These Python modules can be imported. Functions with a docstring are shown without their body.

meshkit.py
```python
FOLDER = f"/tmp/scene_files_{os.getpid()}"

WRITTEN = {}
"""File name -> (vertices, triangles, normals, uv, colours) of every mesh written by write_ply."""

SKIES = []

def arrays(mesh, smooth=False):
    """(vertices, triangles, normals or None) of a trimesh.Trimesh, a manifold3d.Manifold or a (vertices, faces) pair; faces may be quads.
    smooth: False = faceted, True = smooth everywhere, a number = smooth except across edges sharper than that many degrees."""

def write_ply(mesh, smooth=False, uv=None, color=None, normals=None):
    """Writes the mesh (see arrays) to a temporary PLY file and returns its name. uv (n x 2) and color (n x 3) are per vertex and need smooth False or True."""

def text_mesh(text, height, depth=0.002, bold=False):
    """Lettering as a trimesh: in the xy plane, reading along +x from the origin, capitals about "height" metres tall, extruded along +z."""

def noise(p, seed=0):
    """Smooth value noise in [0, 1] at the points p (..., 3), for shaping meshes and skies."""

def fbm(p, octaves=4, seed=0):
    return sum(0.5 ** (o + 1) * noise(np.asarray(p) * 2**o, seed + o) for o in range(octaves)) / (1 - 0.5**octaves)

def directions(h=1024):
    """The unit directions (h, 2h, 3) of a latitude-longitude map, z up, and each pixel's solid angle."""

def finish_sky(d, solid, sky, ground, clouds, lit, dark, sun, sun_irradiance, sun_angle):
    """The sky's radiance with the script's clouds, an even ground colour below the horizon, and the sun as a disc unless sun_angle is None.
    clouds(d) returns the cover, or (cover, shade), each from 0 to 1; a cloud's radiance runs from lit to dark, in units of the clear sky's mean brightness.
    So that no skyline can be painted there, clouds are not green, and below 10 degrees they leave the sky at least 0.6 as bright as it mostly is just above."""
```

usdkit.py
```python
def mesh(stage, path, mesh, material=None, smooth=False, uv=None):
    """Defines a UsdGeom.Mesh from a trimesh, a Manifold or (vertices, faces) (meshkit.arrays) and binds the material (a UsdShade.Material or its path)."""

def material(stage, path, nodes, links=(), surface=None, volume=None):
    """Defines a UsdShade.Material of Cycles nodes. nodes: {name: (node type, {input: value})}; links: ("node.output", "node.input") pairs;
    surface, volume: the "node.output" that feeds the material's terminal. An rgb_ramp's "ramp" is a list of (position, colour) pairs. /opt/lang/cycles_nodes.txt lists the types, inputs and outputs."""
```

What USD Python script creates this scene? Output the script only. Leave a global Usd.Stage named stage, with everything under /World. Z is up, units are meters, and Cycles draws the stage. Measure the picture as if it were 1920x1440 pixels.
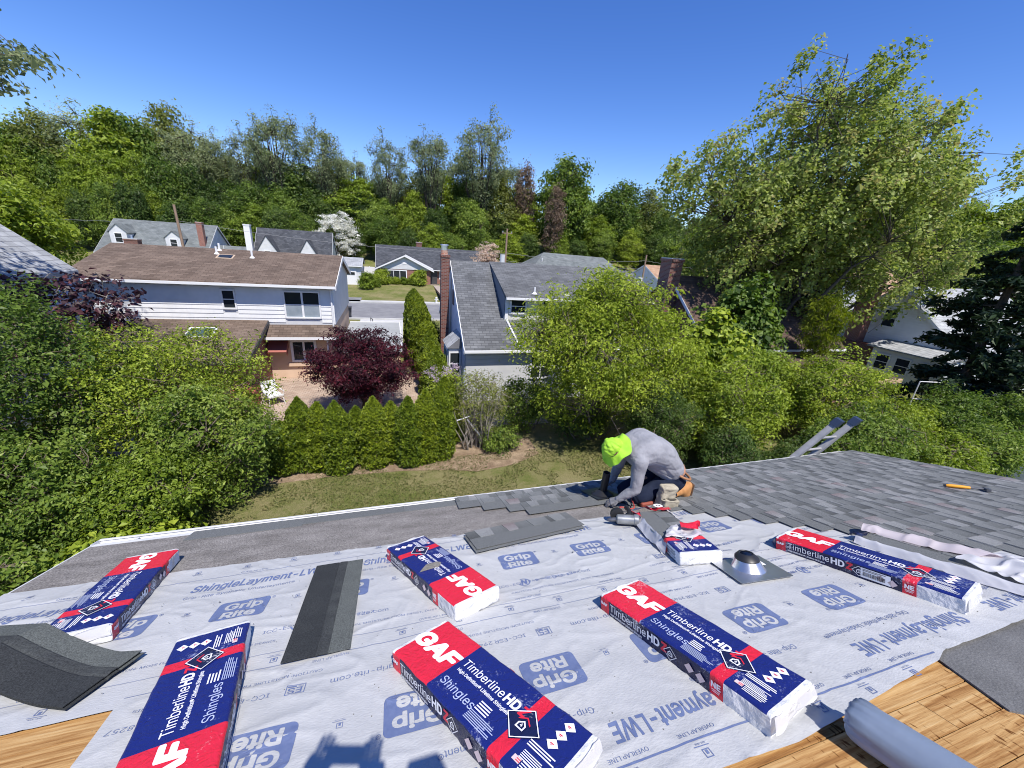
import math, random
import numpy as np, trimesh, usdkit, meshkit
import manifold3d as m3
from pxr import Usd, UsdGeom, UsdLux, UsdShade, Sdf, Gf, Vt
from shapely.geometry import Polygon, LineString, Point, MultiPolygon, box as sbox
from shapely.ops import unary_union
from shapely import affinity
from scipy.spatial import cKDTree

stage = Usd.Stage.CreateInMemory()
UsdGeom.SetStageUpAxis(stage, 'Z')
UsdGeom.SetStageMetersPerUnit(stage, 1.0)
UsdGeom.Xform.Define(stage, '/World')
UsdGeom.Scope.Define(stage, '/World/Looks')

# ---------------------------------------------------------------- camera, sky, sun, exposure
CAM = np.array([0, 0, 7.5])
RIGHT, UP, FWD = np.array([.95666, -.28289, .06916]), np.array([.03419, .34493, .93801]), np.array([.28920, .89499, -.33965])
cam = UsdGeom.Camera.Define(stage, '/World/camera')
cam.AddTransformOp().Set(Gf.Matrix4d(*RIGHT, 0, *UP, 0, *(-FWD), 0, *CAM, 1))
cam.CreateHorizontalApertureAttr(36.0)
cam.CreateVerticalApertureAttr(27.0)
cam.CreateFocalLengthAttr(36.0 * 723 / 1920)
cam.CreateClippingRangeAttr(Gf.Vec2f(0.02, 5000))
cam.CreateExposureAttr(0.53)
SUN = np.array([0.0868, -0.4793, 0.8734]); SUN /= np.linalg.norm(SUN)
SUN_EL, SUN_ROT = math.asin(SUN[2]), math.atan2(SUN[0], SUN[1])
dome = UsdLux.DomeLight.Define(stage, '/World/sky')
skym = usdkit.material(stage, '/World/Looks/sky', {
    'sky': ('sky_texture', {'sky_type': 'single_scattering', 'sun_disc': False, 'sun_elevation': SUN_EL, 'sun_rotation': SUN_ROT, 'altitude': 1200.0, 'air_density': 1.0, 'aerosol_density': 0.15, 'ozone_density': 2.2}),
    'h': ('hsv', {'hue': 0.517, 'saturation': 1.3, 'value': 1.6}),
    'b': ('background_shader', {'strength': 0.085})}, [('sky.color', 'h.color'), ('h.color', 'b.color')], surface='b.background')
UsdShade.MaterialBindingAPI.Apply(dome.GetPrim()).Bind(skym)
dome.GetPrim().SetCustomDataByKey('kind', 'structure')
sun = UsdLux.DistantLight.Define(stage, '/World/sun')
sun.CreateIntensityAttr(1.2); sun.CreateNormalizeAttr(True); sun.CreateAngleAttr(0.53); sun.CreateColorAttr(Gf.Vec3f(1, .95, .88))
_x = np.cross([0, 0, 1.0], SUN); _x /= np.linalg.norm(_x); _y = np.cross(SUN, _x)
sun.AddTransformOp().Set(Gf.Matrix4d(*_x, 0, *_y, 0, *SUN, 0, 0, 0, 50, 1))

# ---------------------------------------------------------------- helpers
used = {}
def numbered(parent, name):
    k = (parent, name); n = used.get(k, 0); used[k] = n + 1
    return f'{parent}/{name}' if n == 0 else f'{parent}/{name}_{n:03d}'
def path_of(p):
    return '/World' if p is None else str(p.GetPath())
def tag(p, label=None, cat=None, group=None, kind=None):
    for k, v in (('label', label), ('category', cat), ('group', group), ('kind', kind)):
        if v: p.SetCustomDataByKey(k, v)
    return p
def thing(name, label, cat, loc=(0, 0, 0), group=None, matrix=None, kind=None):
    x = UsdGeom.Xform.Define(stage, numbered('/World', name))
    x.AddTransformOp().Set(matrix if matrix is not None else Gf.Matrix4d(1, 0, 0, 0, 0, 1, 0, 0, 0, 0, 1, 0, *map(float, loc), 1))
    return tag(x.GetPrim(), label, cat, group, kind)
def xf(name, parent):
    return UsdGeom.Xform.Define(stage, numbered(path_of(parent), name)).GetPrim()
def obj(name, geom, mat, parent=None, smooth=False, tone=None, label=None, off=None, normals=None):
    v, f, n = meshkit.arrays(geom, smooth)
    if off is not None: v = v - np.asarray(off)
    p = usdkit.mesh(stage, numbered(path_of(parent), name), (v, f), mat)
    if normals is not None: n = normals
    if n is not None:
        p.CreateNormalsAttr(Vt.Vec3fArray.FromNumpy(np.asarray(n, np.float32))); p.SetNormalsInterpolation('vertex')
    if tone is not None:
        UsdGeom.PrimvarsAPI(p).CreatePrimvar('tone', Sdf.ValueTypeNames.FloatArray, 'vertex').Set(Vt.FloatArray.FromNumpy(np.asarray(tone, np.float32)))
    return tag(p.GetPrim(), label)
def copy_of(root, name, loc, rot=0.0, scale=(1, 1, 1), label=None, group=None, lean=None):
    x = UsdGeom.Xform.Define(stage, numbered('/World', name))
    x.GetPrim().GetReferences().AddInternalReference(root.GetPath())
    c, s = math.cos(rot), math.sin(rot); a, b, h = scale
    lx, ly = lean or (0, 0)
    x.ClearXformOpOrder()
    x.AddTransformOp(opSuffix='place').Set(Gf.Matrix4d(c * a, s * a, 0, 0, -s * b, c * b, 0, 0, lx, ly, h, 0, *map(float, loc), 1))
    x.GetPrim().SetInstanceable(True)
    return tag(x.GetPrim(), label, None, group)

class MB:
    """collects pieces into one mesh"""
    def __init__(s): s.v, s.f, s.t, s.n = [], [], [], 0
    def add(s, v, f, tone=0.5):
        v, f = np.asarray(v, float), np.asarray(f, int)
        if f.shape[1] == 4: f = np.vstack([f[:, [0, 1, 2]], f[:, [0, 2, 3]]])
        s.v.append(v); s.f.append(f + s.n); s.t.append(np.broadcast_to(tone, (len(v),)).astype(float)); s.n += len(v)
        return s
    def mesh(s, m, tone=0.5): return s.add(np.array(m.vertices), np.array(m.faces), tone)
    def box(s, x0, x1, y0, y1, z0, z1, tone=0.5):
        v = np.array([[x, y, z] for z in (z0, z1) for y in (y0, y1) for x in (x0, x1)], float)
        return s.add(v, BOXF, tone)
    def fbox(s, o, u, w, n, a, b, c, tone=0.5):
        o, u, w, n = (np.asarray(q, float) for q in (o, u, w, n))
        v = np.array([o + u * x + w * y + n * z for z in c for y in b for x in a])
        return s.add(v, BOXF, tone)
    def tube(s, pts, r, sides=6, tone=0.5):
        v, f = tube(pts, r, sides); return s.add(v, f, tone)
    @property
    def geom(s): return np.vstack(s.v), np.vstack(s.f)
    @property
    def tone(s): return np.concatenate(s.t)
BOXF = np.array([[0, 2, 3, 1], [4, 5, 7, 6], [0, 1, 5, 4], [2, 6, 7, 3], [0, 4, 6, 2], [1, 3, 7, 5]])

def tube(pts, r, sides=6, caps=True):
    p = np.asarray(pts, float); r = np.broadcast_to(r, (len(p),))
    t = np.gradient(p, axis=0); t /= np.linalg.norm(t, axis=1, keepdims=True) + 1e-12
    ref = np.array([0, 0, 1.0]) if abs(t[:, 2]).mean() < .8 else np.array([1.0, 0, 0])
    a = np.cross(t, ref); a /= np.linalg.norm(a, axis=1, keepdims=True) + 1e-12
    b = np.cross(t, a); g = np.arange(sides) * 2 * np.pi / sides
    v = (p[:, None] + r[:, None, None] * (np.cos(g)[None, :, None] * a[:, None] + np.sin(g)[None, :, None] * b[:, None])).reshape(-1, 3)
    i, j = np.meshgrid(np.arange(len(p) - 1), np.arange(sides), indexing='ij')
    q = np.stack([i * sides + j, i * sides + (j + 1) % sides, (i + 1) * sides + (j + 1) % sides, (i + 1) * sides + j], -1).reshape(-1, 4)
    f = np.vstack([q[:, [0, 2, 1]], q[:, [0, 3, 2]]])
    if caps:
        n = len(v); v = np.vstack([v, p[:1], p[-1:]]); k = np.arange(sides); e = (len(p) - 1) * sides
        f = np.vstack([f, np.stack([np.full(sides, n), k, (k + 1) % sides], 1), np.stack([np.full(sides, n + 1), e + (k + 1) % sides, e + k], 1)])
    return v, f
def prism(poly, origin, u, w, n, c0, c1):
    """a polygon in the u,w plane pushed along n from c0 to c1"""
    p = np.asarray(poly, float); k = len(p); o, u, w, n = (np.asarray(q, float) for q in (origin, u, w, n))
    base = o + p[:, :1] * u + p[:, 1:] * w
    v = np.vstack([base + n * c0, base + n * c1])
    tri = trimesh.creation.triangulate_polygon(Polygon(p), engine='earcut')
    idx = cKDTree(p).query(tri[0])[1]; ft = idx[np.asarray(tri[1])]
    side = np.array([[i, (i + 1) % k, (i + 1) % k + k, i + k] for i in range(k)])
    f = np.vstack([ft[:, ::-1], ft + k, side[:, [0, 1, 2]], side[:, [0, 2, 3]]])
    m = trimesh.Trimesh(v, f, process=False); m.fix_normals()
    return np.array(m.vertices), np.array(m.faces)
X, Y, Z = np.eye(3)

# ---------------------------------------------------------------- materials
def look(name, c1, c2=None, scale=4.0, rough=.6, bump=0.0, bscale=60.0, spec=.5, metallic=0.0, coord='pos', stretch=(1, 1, 1), detail=4.0, lo=.35, hi=.65, extra=None, sheen=0.0, fine=0.0, fscale=300.0, coat=0.0):
    nodes = {'p': ('principled_bsdf', {'base_color': c1, 'roughness': rough, 'specular_ior_level': spec, 'metallic': metallic, 'sheen_weight': sheen, 'coat_weight': coat})}
    links = []
    src = 'g.position' if coord == 'pos' else 't.object'
    nodes['g' if coord == 'pos' else 't'] = ('geometry', {}) if coord == 'pos' else ('texture_coordinate', {})
    nodes['m'] = ('mapping', {'scale': stretch}); links.append((src, 'm.vector'))
    out = None
    if c2 is not None:
        nodes['n'] = ('noise_texture', {'scale': scale, 'detail': detail, 'roughness': .6})
        nodes['r'] = ('rgb_ramp', {'ramp': [(lo, c1), (hi, c2)]})
        links += [('m.vector', 'n.vector'), ('n.fac', 'r.fac')]; out = 'r.color'
    if fine:
        nodes['fn'] = ('noise_texture', {'scale': fscale, 'detail': 2.0})
        nodes['fr'] = ('map_range', {'from_min': .3, 'from_max': .7, 'to_min': 1 - fine, 'to_max': 1 + fine})
        nodes['fm'] = ('mix', {'mix_type': 'multiply', 'fac': 1.0, 'color1': c1})
        links += [(src, 'fn.vector'), ('fn.fac', 'fr.value'), ('fr.result', 'fm.color2')]
        if out: links.append((out, 'fm.color1'))
        out = 'fm.color'
    if out: links.append((out, 'p.base_color'))
    if bump:
        nodes['bn'] = ('noise_texture', {'scale': bscale, 'detail': 3.0}); nodes['b'] = ('bump', {'strength': 1.0, 'distance': bump})
        links += [('m.vector', 'bn.vector'), ('bn.fac', 'b.height'), ('b.normal', 'p.normal')]
    return usdkit.material(stage, f'/World/Looks/{name}', nodes, links, surface='p.BSDF')
def tonelook(name, stops, rough=.8, fine=0.0, fscale=300.0, bump=0.0, bscale=200.0, spec=.3):
    """colour from the mesh's own tone value, with grain"""
    nodes = {'a': ('attribute', {'attribute': 'tone'}), 'r': ('rgb_ramp', {'ramp': stops}), 'p': ('principled_bsdf', {'roughness': rough, 'specular_ior_level': spec})}
    links = [('a.fac', 'r.fac')]; out = 'r.color'
    nodes['g'] = ('geometry', {})
    if fine:
        nodes['fn'] = ('noise_texture', {'scale': fscale, 'detail': 3.0, 'roughness': .7})
        nodes['fr'] = ('map_range', {'from_min': .3, 'from_max': .7, 'to_min': 1 - fine, 'to_max': 1 + fine})
        nodes['fm'] = ('mix', {'mix_type': 'multiply', 'fac': 1.0})
        links += [('g.position', 'fn.vector'), ('fn.fac', 'fr.value'), ('r.color', 'fm.color1'), ('fr.result', 'fm.color2')]; out = 'fm.color'
    links.append((out, 'p.base_color'))
    if bump:
        nodes['bn'] = ('noise_texture', {'scale': bscale, 'detail': 2.0}); nodes['b'] = ('bump', {'strength': 1.0, 'distance': bump})
        links += [('g.position', 'bn.vector'), ('bn.fac', 'b.height'), ('b.normal', 'p.normal')]
    return usdkit.material(stage, f'/World/Looks/{name}', nodes, links, surface='p.BSDF')
def leaflook(name, stops, trans=.38, rough=.5, spec=.35):
    nodes = {'a': ('attribute', {'attribute': 'tone'}), 'r': ('rgb_ramp', {'ramp': stops}), 'p': ('principled_bsdf', {'roughness': rough, 'specular_ior_level': spec}), 't': ('translucent_bsdf', {}), 'x': ('mix_closure', {'fac': trans}),
             'h': ('hsv', {'saturation': 1.08, 'value': 1.35}), 'o': ('object_info', {}), 'mr': ('map_range', {'from_min': 0.0, 'from_max': 1.0, 'to_min': .82, 'to_max': 1.22}), 'mh': ('map_range', {'from_min': 0.0, 'from_max': 1.0, 'to_min': .508, 'to_max': .49}), 'hv': ('hsv', {})}
    return usdkit.material(stage, f'/World/Looks/{name}', nodes, [('a.fac', 'r.fac'), ('o.random', 'mr.value'), ('o.random', 'mh.value'), ('mr.result', 'hv.value'), ('mh.result', 'hv.hue'), ('r.color', 'hv.color'), ('hv.color', 'p.base_color'), ('hv.color', 'h.color'), ('h.color', 't.color'), ('p.BSDF', 'x.closure1'), ('t.BSDF', 'x.closure2')], surface='x.closure')
def roofing(name, c1, c2, mortar, bw=.3, rh=.14, sy=1.0, rough=.9, axis='x'):
    rot = (0, 0, 0) if axis == 'x' else (0, 0, math.pi / 2)
    nodes = {'g': ('geometry', {}), 'm': ('mapping', {'scale': (1, sy, 0), 'rotation': rot}), 'k': ('brick_texture', {'scale': 1.0, 'color1': c1, 'color2': c2, 'mortar': mortar, 'mortar_size': .012, 'mortar_smooth': .3, 'brick_width': bw, 'row_height': rh, 'bias': -.1}),
             'n': ('noise_texture', {'scale': 1.2, 'detail': 6.0}), 'r': ('map_range', {'from_min': .3, 'from_max': .7, 'to_min': .78, 'to_max': 1.18}), 'x': ('mix', {'mix_type': 'multiply', 'fac': 1.0}),
             'b': ('bump', {'strength': .6, 'distance': .02}), 'p': ('principled_bsdf', {'roughness': rough, 'specular_ior_level': .2})}
    return usdkit.material(stage, f'/World/Looks/{name}', nodes, [('g.position', 'm.vector'), ('m.vector', 'k.vector'), ('g.position', 'n.vector'), ('n.fac', 'r.value'), ('k.color', 'x.color1'), ('r.result', 'x.color2'), ('x.color', 'p.base_color'), ('k.fac', 'b.height'), ('b.normal', 'p.normal')], surface='p.BSDF')
def bricklook(name, c1, c2, mortar, bw=.21, rh=.075, ms=.01, wall='both'):
    # bricks on upright faces: along x+y and up z
    nodes = {'g': ('geometry', {}), 's': ('separate_xyz', {}), 'a': ('math', {'math_type': 'add'}), 'c': ('combine_xyz', {}), 'k': ('brick_texture', {'scale': 1.0, 'color1': c1, 'color2': c2, 'mortar': mortar, 'mortar_size': ms, 'brick_width': bw, 'row_height': rh}),
             'b': ('bump', {'strength': .5, 'distance': .01, 'invert': True}), 'p': ('principled_bsdf', {'roughness': .85, 'specular_ior_level': .2})}
    l = [('g.position', 's.vector'), ('s.x', 'a.value1'), ('s.y', 'a.value2'), ('a.value', 'c.x'), ('c.vector', 'k.vector'), ('k.color', 'p.base_color'), ('k.fac', 'b.height'), ('b.normal', 'p.normal')]
    l.append(('s.z', 'c.y'))
    return usdkit.material(stage, f'/World/Looks/{name}', nodes, l, surface='p.BSDF')
def siding(name, c, period=.18, depth=.02):
    nodes = {'g': ('geometry', {}), 'w': ('wave_texture', {'wave_type': 'bands', 'bands_direction': 'z', 'profile': 'saw', 'scale': .31416 / period}), 'b': ('bump', {'strength': 1.0, 'distance': depth}),
             'n': ('noise_texture', {'scale': 1.5, 'detail': 4.0}), 'r': ('map_range', {'from_min': .3, 'from_max': .7, 'to_min': .92, 'to_max': 1.05}), 'x': ('mix', {'mix_type': 'multiply', 'fac': 1.0, 'color1': c}), 'p': ('principled_bsdf', {'roughness': .55, 'specular_ior_level': .3})}
    return usdkit.material(stage, f'/World/Looks/{name}', nodes, [('g.position', 'w.vector'), ('w.fac', 'b.height'), ('b.normal', 'p.normal'), ('g.position', 'n.vector'), ('n.fac', 'r.value'), ('r.result', 'x.color2'), ('x.color', 'p.base_color')], surface='p.BSDF')
# ---------------------------------------------------------------- ground, street
def terr(x, y):
    x, y = np.asarray(x, float), np.asarray(y, float)
    def sm(a, b, t): q = np.clip((t - a) / (b - a), 0, 1); return q * q * (3 - 2 * q)
    z = .9 * sm(50.2, 61, y) + 9.5 * sm(76, 135, y + .1 * x) + 16 * sm(135, 330, y)
    return z
gx = np.concatenate([np.linspace(-1600, -160, 13), np.linspace(-150, 150, 121), np.linspace(160, 1600, 13)])
gy = np.concatenate([np.linspace(-900, -40, 9), np.linspace(-30, 140, 137), np.linspace(150, 400, 26), np.linspace(450, 2200, 12)])
GX, GY = np.meshgrid(gx, gy)
GV = np.stack([GX, GY, terr(GX, GY)], -1).reshape(-1, 3)
def gridf(ny, nx):
    i, j = np.meshgrid(np.arange(ny - 1), np.arange(nx - 1), indexing='ij'); k = (i * nx + j).ravel()
    return np.stack([k, k + 1, k + nx + 1, k + nx], 1)
grass_m = usdkit.material(stage, '/World/Looks/lawn', {
    'g': ('geometry', {}), 'n': ('noise_texture', {'scale': .42, 'detail': 6.0, 'roughness': .68}), 'n2': ('noise_texture', {'scale': 9.0, 'detail': 5.0, 'roughness': .7}), 'n3': ('noise_texture', {'scale': 45.0, 'detail': 3.0}),
    'r': ('rgb_ramp', {'ramp': [(.3, (.08, .11, .02)), (.45, (.13, .15, .04)), (.54, (.22, .20, .09)), (.70, (.31, .255, .145))]}),
    'mx': ('mix', {'mix_type': 'mix', 'fac': .35}), 'v': ('map_range', {'from_min': .3, 'from_max': .7, 'to_min': .55, 'to_max': 1.4}), 'v2': ('mix', {'mix_type': 'multiply', 'fac': 1.0}),
    'b': ('bump', {'strength': 1.0, 'distance': .06}), 'p': ('principled_bsdf', {'roughness': .95, 'specular_ior_level': .1})},
    [('g.position', 'n.vector'), ('g.position', 'n2.vector'), ('g.position', 'n3.vector'), ('n.color', 'mx.color1'), ('n2.color', 'mx.color2'), ('mx.color', 'r.fac'), ('n3.fac', 'v.value'), ('r.color', 'v2.color1'), ('v.result', 'v2.color2'), ('v2.color', 'p.base_color'), ('n3.fac', 'b.height'), ('b.normal', 'p.normal')], surface='p.BSDF')
tag(obj('ground', (GV, gridf(len(gy), len(gx))), grass_m, None, True), kind='structure')
asphalt = look('asphalt', (.15, .15, .16), (.2, .2, .205), .8, .9, .004, 80, fine=.15, fscale=60)
concrete = look('concrete', (.36, .36, .35), (.46, .46, .45), .7, .85, .003, 60, fine=.08, fscale=40)
soil = look('bare_soil', (.15, .10, .06), (.27, .20, .13), 3.0, .95, .03, 25, fine=.3, fscale=30)
gravel = look('gravel', (.2, .17, .14), (.33, .29, .25), 6, .95, .02, 30, fine=.3, fscale=40)
def sheet(name, poly, z, mat, thick=.0, **k):
    m = MB(); v, f = prism(poly, (0, 0, 0), X, Y, Z, z - thick - .002, z); m.add(v, f)
    return tag(obj(name, m.geom, mat), kind='structure')
sheet('street', [(-150, 38.2), (150, 38.2), (150, 47.6), (-150, 47.6)], .012, asphalt, .1)
sheet('kerb', [(-150, 47.6), (150, 47.6), (150, 47.85), (-150, 47.85)], .14, concrete, .2)
sheet('kerb', [(-150, 37.95), (150, 37.95), (150, 38.2), (-150, 38.2)], .14, concrete, .2)
sheet('pavement', [(-150, 48.6), (150, 48.6), (150, 49.6), (-150, 49.6)], .05, concrete, .1)
paver_m = usdkit.material(stage, '/World/Looks/pavers', {'g': ('geometry', {}), 'm': ('mapping', {'scale': (1, 1, 0)}), 'k': ('brick_texture', {'scale': 1.0, 'color1': (.33, .24, .18), 'color2': (.42, .33, .26), 'mortar': (.17, .13, .1), 'mortar_size': .008, 'brick_width': .21, 'row_height': .11}),
    'n': ('noise_texture', {'scale': 1.5, 'detail': 5.0}), 'r': ('map_range', {'from_min': .3, 'from_max': .7, 'to_min': .8, 'to_max': 1.15}), 'x': ('mix', {'mix_type': 'multiply', 'fac': 1.0}), 'b': ('bump', {'strength': .6, 'distance': .01, 'invert': True}), 'p': ('principled_bsdf', {'roughness': .9})},
    [('g.position', 'm.vector'), ('m.vector', 'k.vector'), ('g.position', 'n.vector'), ('n.fac', 'r.value'), ('k.color', 'x.color1'), ('r.result', 'x.color2'), ('x.color', 'p.base_color'), ('k.fac', 'b.height'), ('b.normal', 'p.normal')], surface='p.BSDF')
sheet('patio', [(-12, 14.2), (1.3, 14.2), (1.3, 21.72), (-12, 21.72)], .03, paver_m, .1)
sheet('driveway', [(-2.5, 28.2), (.6, 28.2), (.9, 37.95), (-2.9, 37.95)], .02, concrete, .1)
sheet('driveway', [(-6.6, 47.9), (-3.6, 47.9), (-3.6, 57.5), (-6.6, 57.5)], .05, asphalt, .1)
sheet('soil_bed', [(-4.6, 11.7), (-2, 11.85), (0, 11.8), (1.6, 11.6), (2.6, 11.3), (4.0, 11.5), (5.2, 12.1), (5.2, 13.4), (-4.6, 13.6)], .012, soil, .02)
sheet('yard_path', [(3.4, 14.6), (6.6, 14.6), (6.6, 17.4), (3.4, 17.4)], .02, gravel, .05)
sheet('side_yard_paving', [(22, 5.0), (32, 5.0), (32, 8.4), (22, 8.4)], .02, look('dark_paving', (.03, .045, .045), (.05, .065, .065), 2, .7), .05)

# ---------------------------------------------------------------- the house under the camera and its roof
CP, SP = math.cos(math.atan(1 / 3)), math.sin(math.atan(1 / 3))
EN = np.array([0, SP, CP]); ES = np.array([0, CP, -SP]); RO = CAM - EN * 1.525
def roofm(x=0, s=0, h=0, ang=0.0):
    """matrix of a thing lying on the roof slope: x along the eave, s down the slope, h off the surface"""
    o = RO + X * x + ES * s + EN * h; c, q = math.cos(ang), math.sin(ang)
    a, b = X * c + ES * q, -X * q + ES * c
    return Gf.Matrix4d(*a, 0, *b, 0, *EN, 0, *o, 1)
def rp(x, s, h=0.0): return RO + X * x + ES * s + EN * h
white_paint = look('white_paint', (.66, .66, .66), (.58, .585, .58), 3, .4, fine=.05, fscale=20)
XL, XR, SE, ST = -2.72, 7.3, 4.5, -2.4
house = thing('reroofed_house', 'house with a half stripped low pitched roof, planks bare and new shingles to the right', 'house', matrix=roofm())
deck_m = look('roof_boards', (.36, .19, .065), (.58, .37, .17), 3, .8, .002, 40, stretch=(.6, 7, 7))
own_wall = look('own_wall', (.6, .58, .55), rough=.7)
obj('roof', MB().box(XL, XR, ST, SE - .02, -.16, -.035).geom, deck_m, house)
wl = MB()
b = np.array([[XL + .25, -5.2, 0], [XR - .25, -5.2, 0], [XR - .25, 3.5, 0], [XL + .25, 3.5, 0]])
def z_roof(y): return RO[2] - (y + .4822) / 3
top = b.copy(); top[:2, 2] = 4.6; top[2:, 2] = z_roof(3.5) - .22
ridge = np.array([[XL + .25, -2.75, z_roof(-2.75) - .22], [XR - .25, -2.75, z_roof(-2.75) - .22]])
wv = np.vstack([b, top, ridge])
wf = np.array([[0, 1, 5], [0, 5, 4], [3, 7, 6], [3, 6, 2], [1, 2, 6], [1, 6, 9], [1, 9, 5], [0, 4, 8], [0, 8, 7], [0, 7, 3]])
inv = np.linalg.inv(np.array(roofm()))
def to_roof(v): return (np.c_[v, np.ones(len(v))] @ inv)[:, :3]
obj('wall', (to_roof(wv), wf), own_wall, house)
back = np.array([[XL, -2.76, z_roof(-2.76)], [XR, -2.76, z_roof(-2.76)], [XR, -6, 5.2], [XL, -6, 5.2]])
dark_shingle = look('old_shingles', (.09, .09, .09), (.16, .16, .16), 8, .9)
obj('rear_roof', (np.vstack([to_roof(back), to_roof(back - [0, 0, .1])]), BOXF[:, [0, 1, 2, 3]] if False else np.array([[0, 1, 2], [0, 2, 3], [4, 6, 5], [4, 7, 6]])), dark_shingle, house)
# boards of the deck that show where no sheet lies
plank_m = usdkit.material(stage, '/World/Looks/plank_wood', {
    'g': ('geometry', {}), 'a': ('attribute', {'attribute': 'tone'}), 'cm': ('combine_xyz', {}), 'av': ('vector_math', {'math_type': 'add'}), 'm': ('mapping', {'scale': (.7, 16, 16)}), 'n': ('noise_texture', {'scale': 2.4, 'detail': 9.0, 'roughness': .74, 'distortion': .25}),
    'r': ('rgb_ramp', {'ramp': [(.25, (.12, .05, .017)), (.42, (.30, .15, .052)), (.55, (.46, .28, .115)), (.72, (.58, .415, .21))]}),
    'm2': ('mapping', {'scale': (70, 16, 30), 'rotation': (0, 0, .35)}), 'k': ('noise_texture', {'scale': 1.0, 'detail': 2.0, 'roughness': .5}), 'km': ('mapping', {'scale': (3, 3, 3)}), 'kn': ('noise_texture', {'scale': 1.6, 'detail': 2.0}), 'ka': ('math', {'math_type': 'multiply'}),
    'kr': ('rgb_ramp', {'ramp': [(.345, (1, 1, 1)), (.37, (.25, .15, .08))]}), 'x': ('mix', {'mix_type': 'multiply', 'fac': .9}), 'b': ('bump', {'strength': .8, 'distance': .004}), 'p': ('principled_bsdf', {'roughness': .95, 'specular_ior_level': .08})},
    [('a.fac', 'cm.x'), ('a.fac', 'cm.y'), ('g.position', 'av.vector1'), ('cm.vector', 'av.vector2'), ('av.vector', 'm.vector'), ('m.vector', 'n.vector'), ('n.fac', 'r.fac'), ('av.vector', 'm2.vector'), ('m2.vector', 'k.vector'), ('g.position', 'kn.vector'), ('k.fac', 'ka.value1'), ('kn.fac', 'ka.value2'), ('ka.value', 'kr.fac'), ('r.color', 'x.color1'), ('kr.color', 'x.color2'), ('x.color', 'p.base_color'), ('n.fac', 'b.height'), ('b.normal', 'p.normal')], surface='p.BSDF')
rng = np.random.default_rng(5)
k = 0
for s0 in np.arange(.53, 2.4, .14):
    cuts = [XL, rng.uniform(-.8, .2) if k % 2 else rng.uniform(.2, .9), 2.58 if k % 3 else 2.2, 3.6]
    for a, c in zip(cuts[:-1], cuts[1:]):
        t = MB().box(a + .002, c - .002, s0 + .002 + rng.uniform(0, .002), s0 + .138, -.034, -.016 + rng.uniform(-.002, .002))
        obj('plank', t.geom, plank_m, house, tone=np.full(t.n, rng.uniform(0, 30)))
    k += 1
# white gutter with lips, ends and hangers
gprof = [(4.505, -.03), (4.505, -.14), (4.60, -.14), (4.625, -.07), (4.64, -.03), (4.640, -.012), (4.615, -.012), (4.615, -.022), (4.63, -.032), (4.612, -.075), (4.595, -.13), (4.512, -.13), (4.512, -.03)]
for a, c in ((XL - .03, -.87), (-.865, 6.15), (6.155, 7.25)):
    gv, gf = prism(gprof, (0, 0, 0), Y, Z, X, a, c)
    gt = obj('gutter', (gv, gf), white_paint, house)
    for x in np.arange(a + .3, c - .1, .62):
        obj('hanger', MB().box(x - .012, x + .012, 4.512, 4.612, -.035, -.029).geom, white_paint, gt)
obj('gutter_end', MB().box(XL - .036, XL - .03, 4.505, 4.64, -.14, -.012).geom, white_paint, house)
obj('drip_edge', MB().box(XL - .02, XR, 4.42, 4.512, -.0145, -.0125).box(XL - .02, XR, 4.508, 4.5115, -.05, -.0125).geom, white_paint, house)
obj('rake_trim', MB().box(XL - .012, XL, ST, 4.5, -.17, -.008).geom, white_paint, house)
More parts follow.
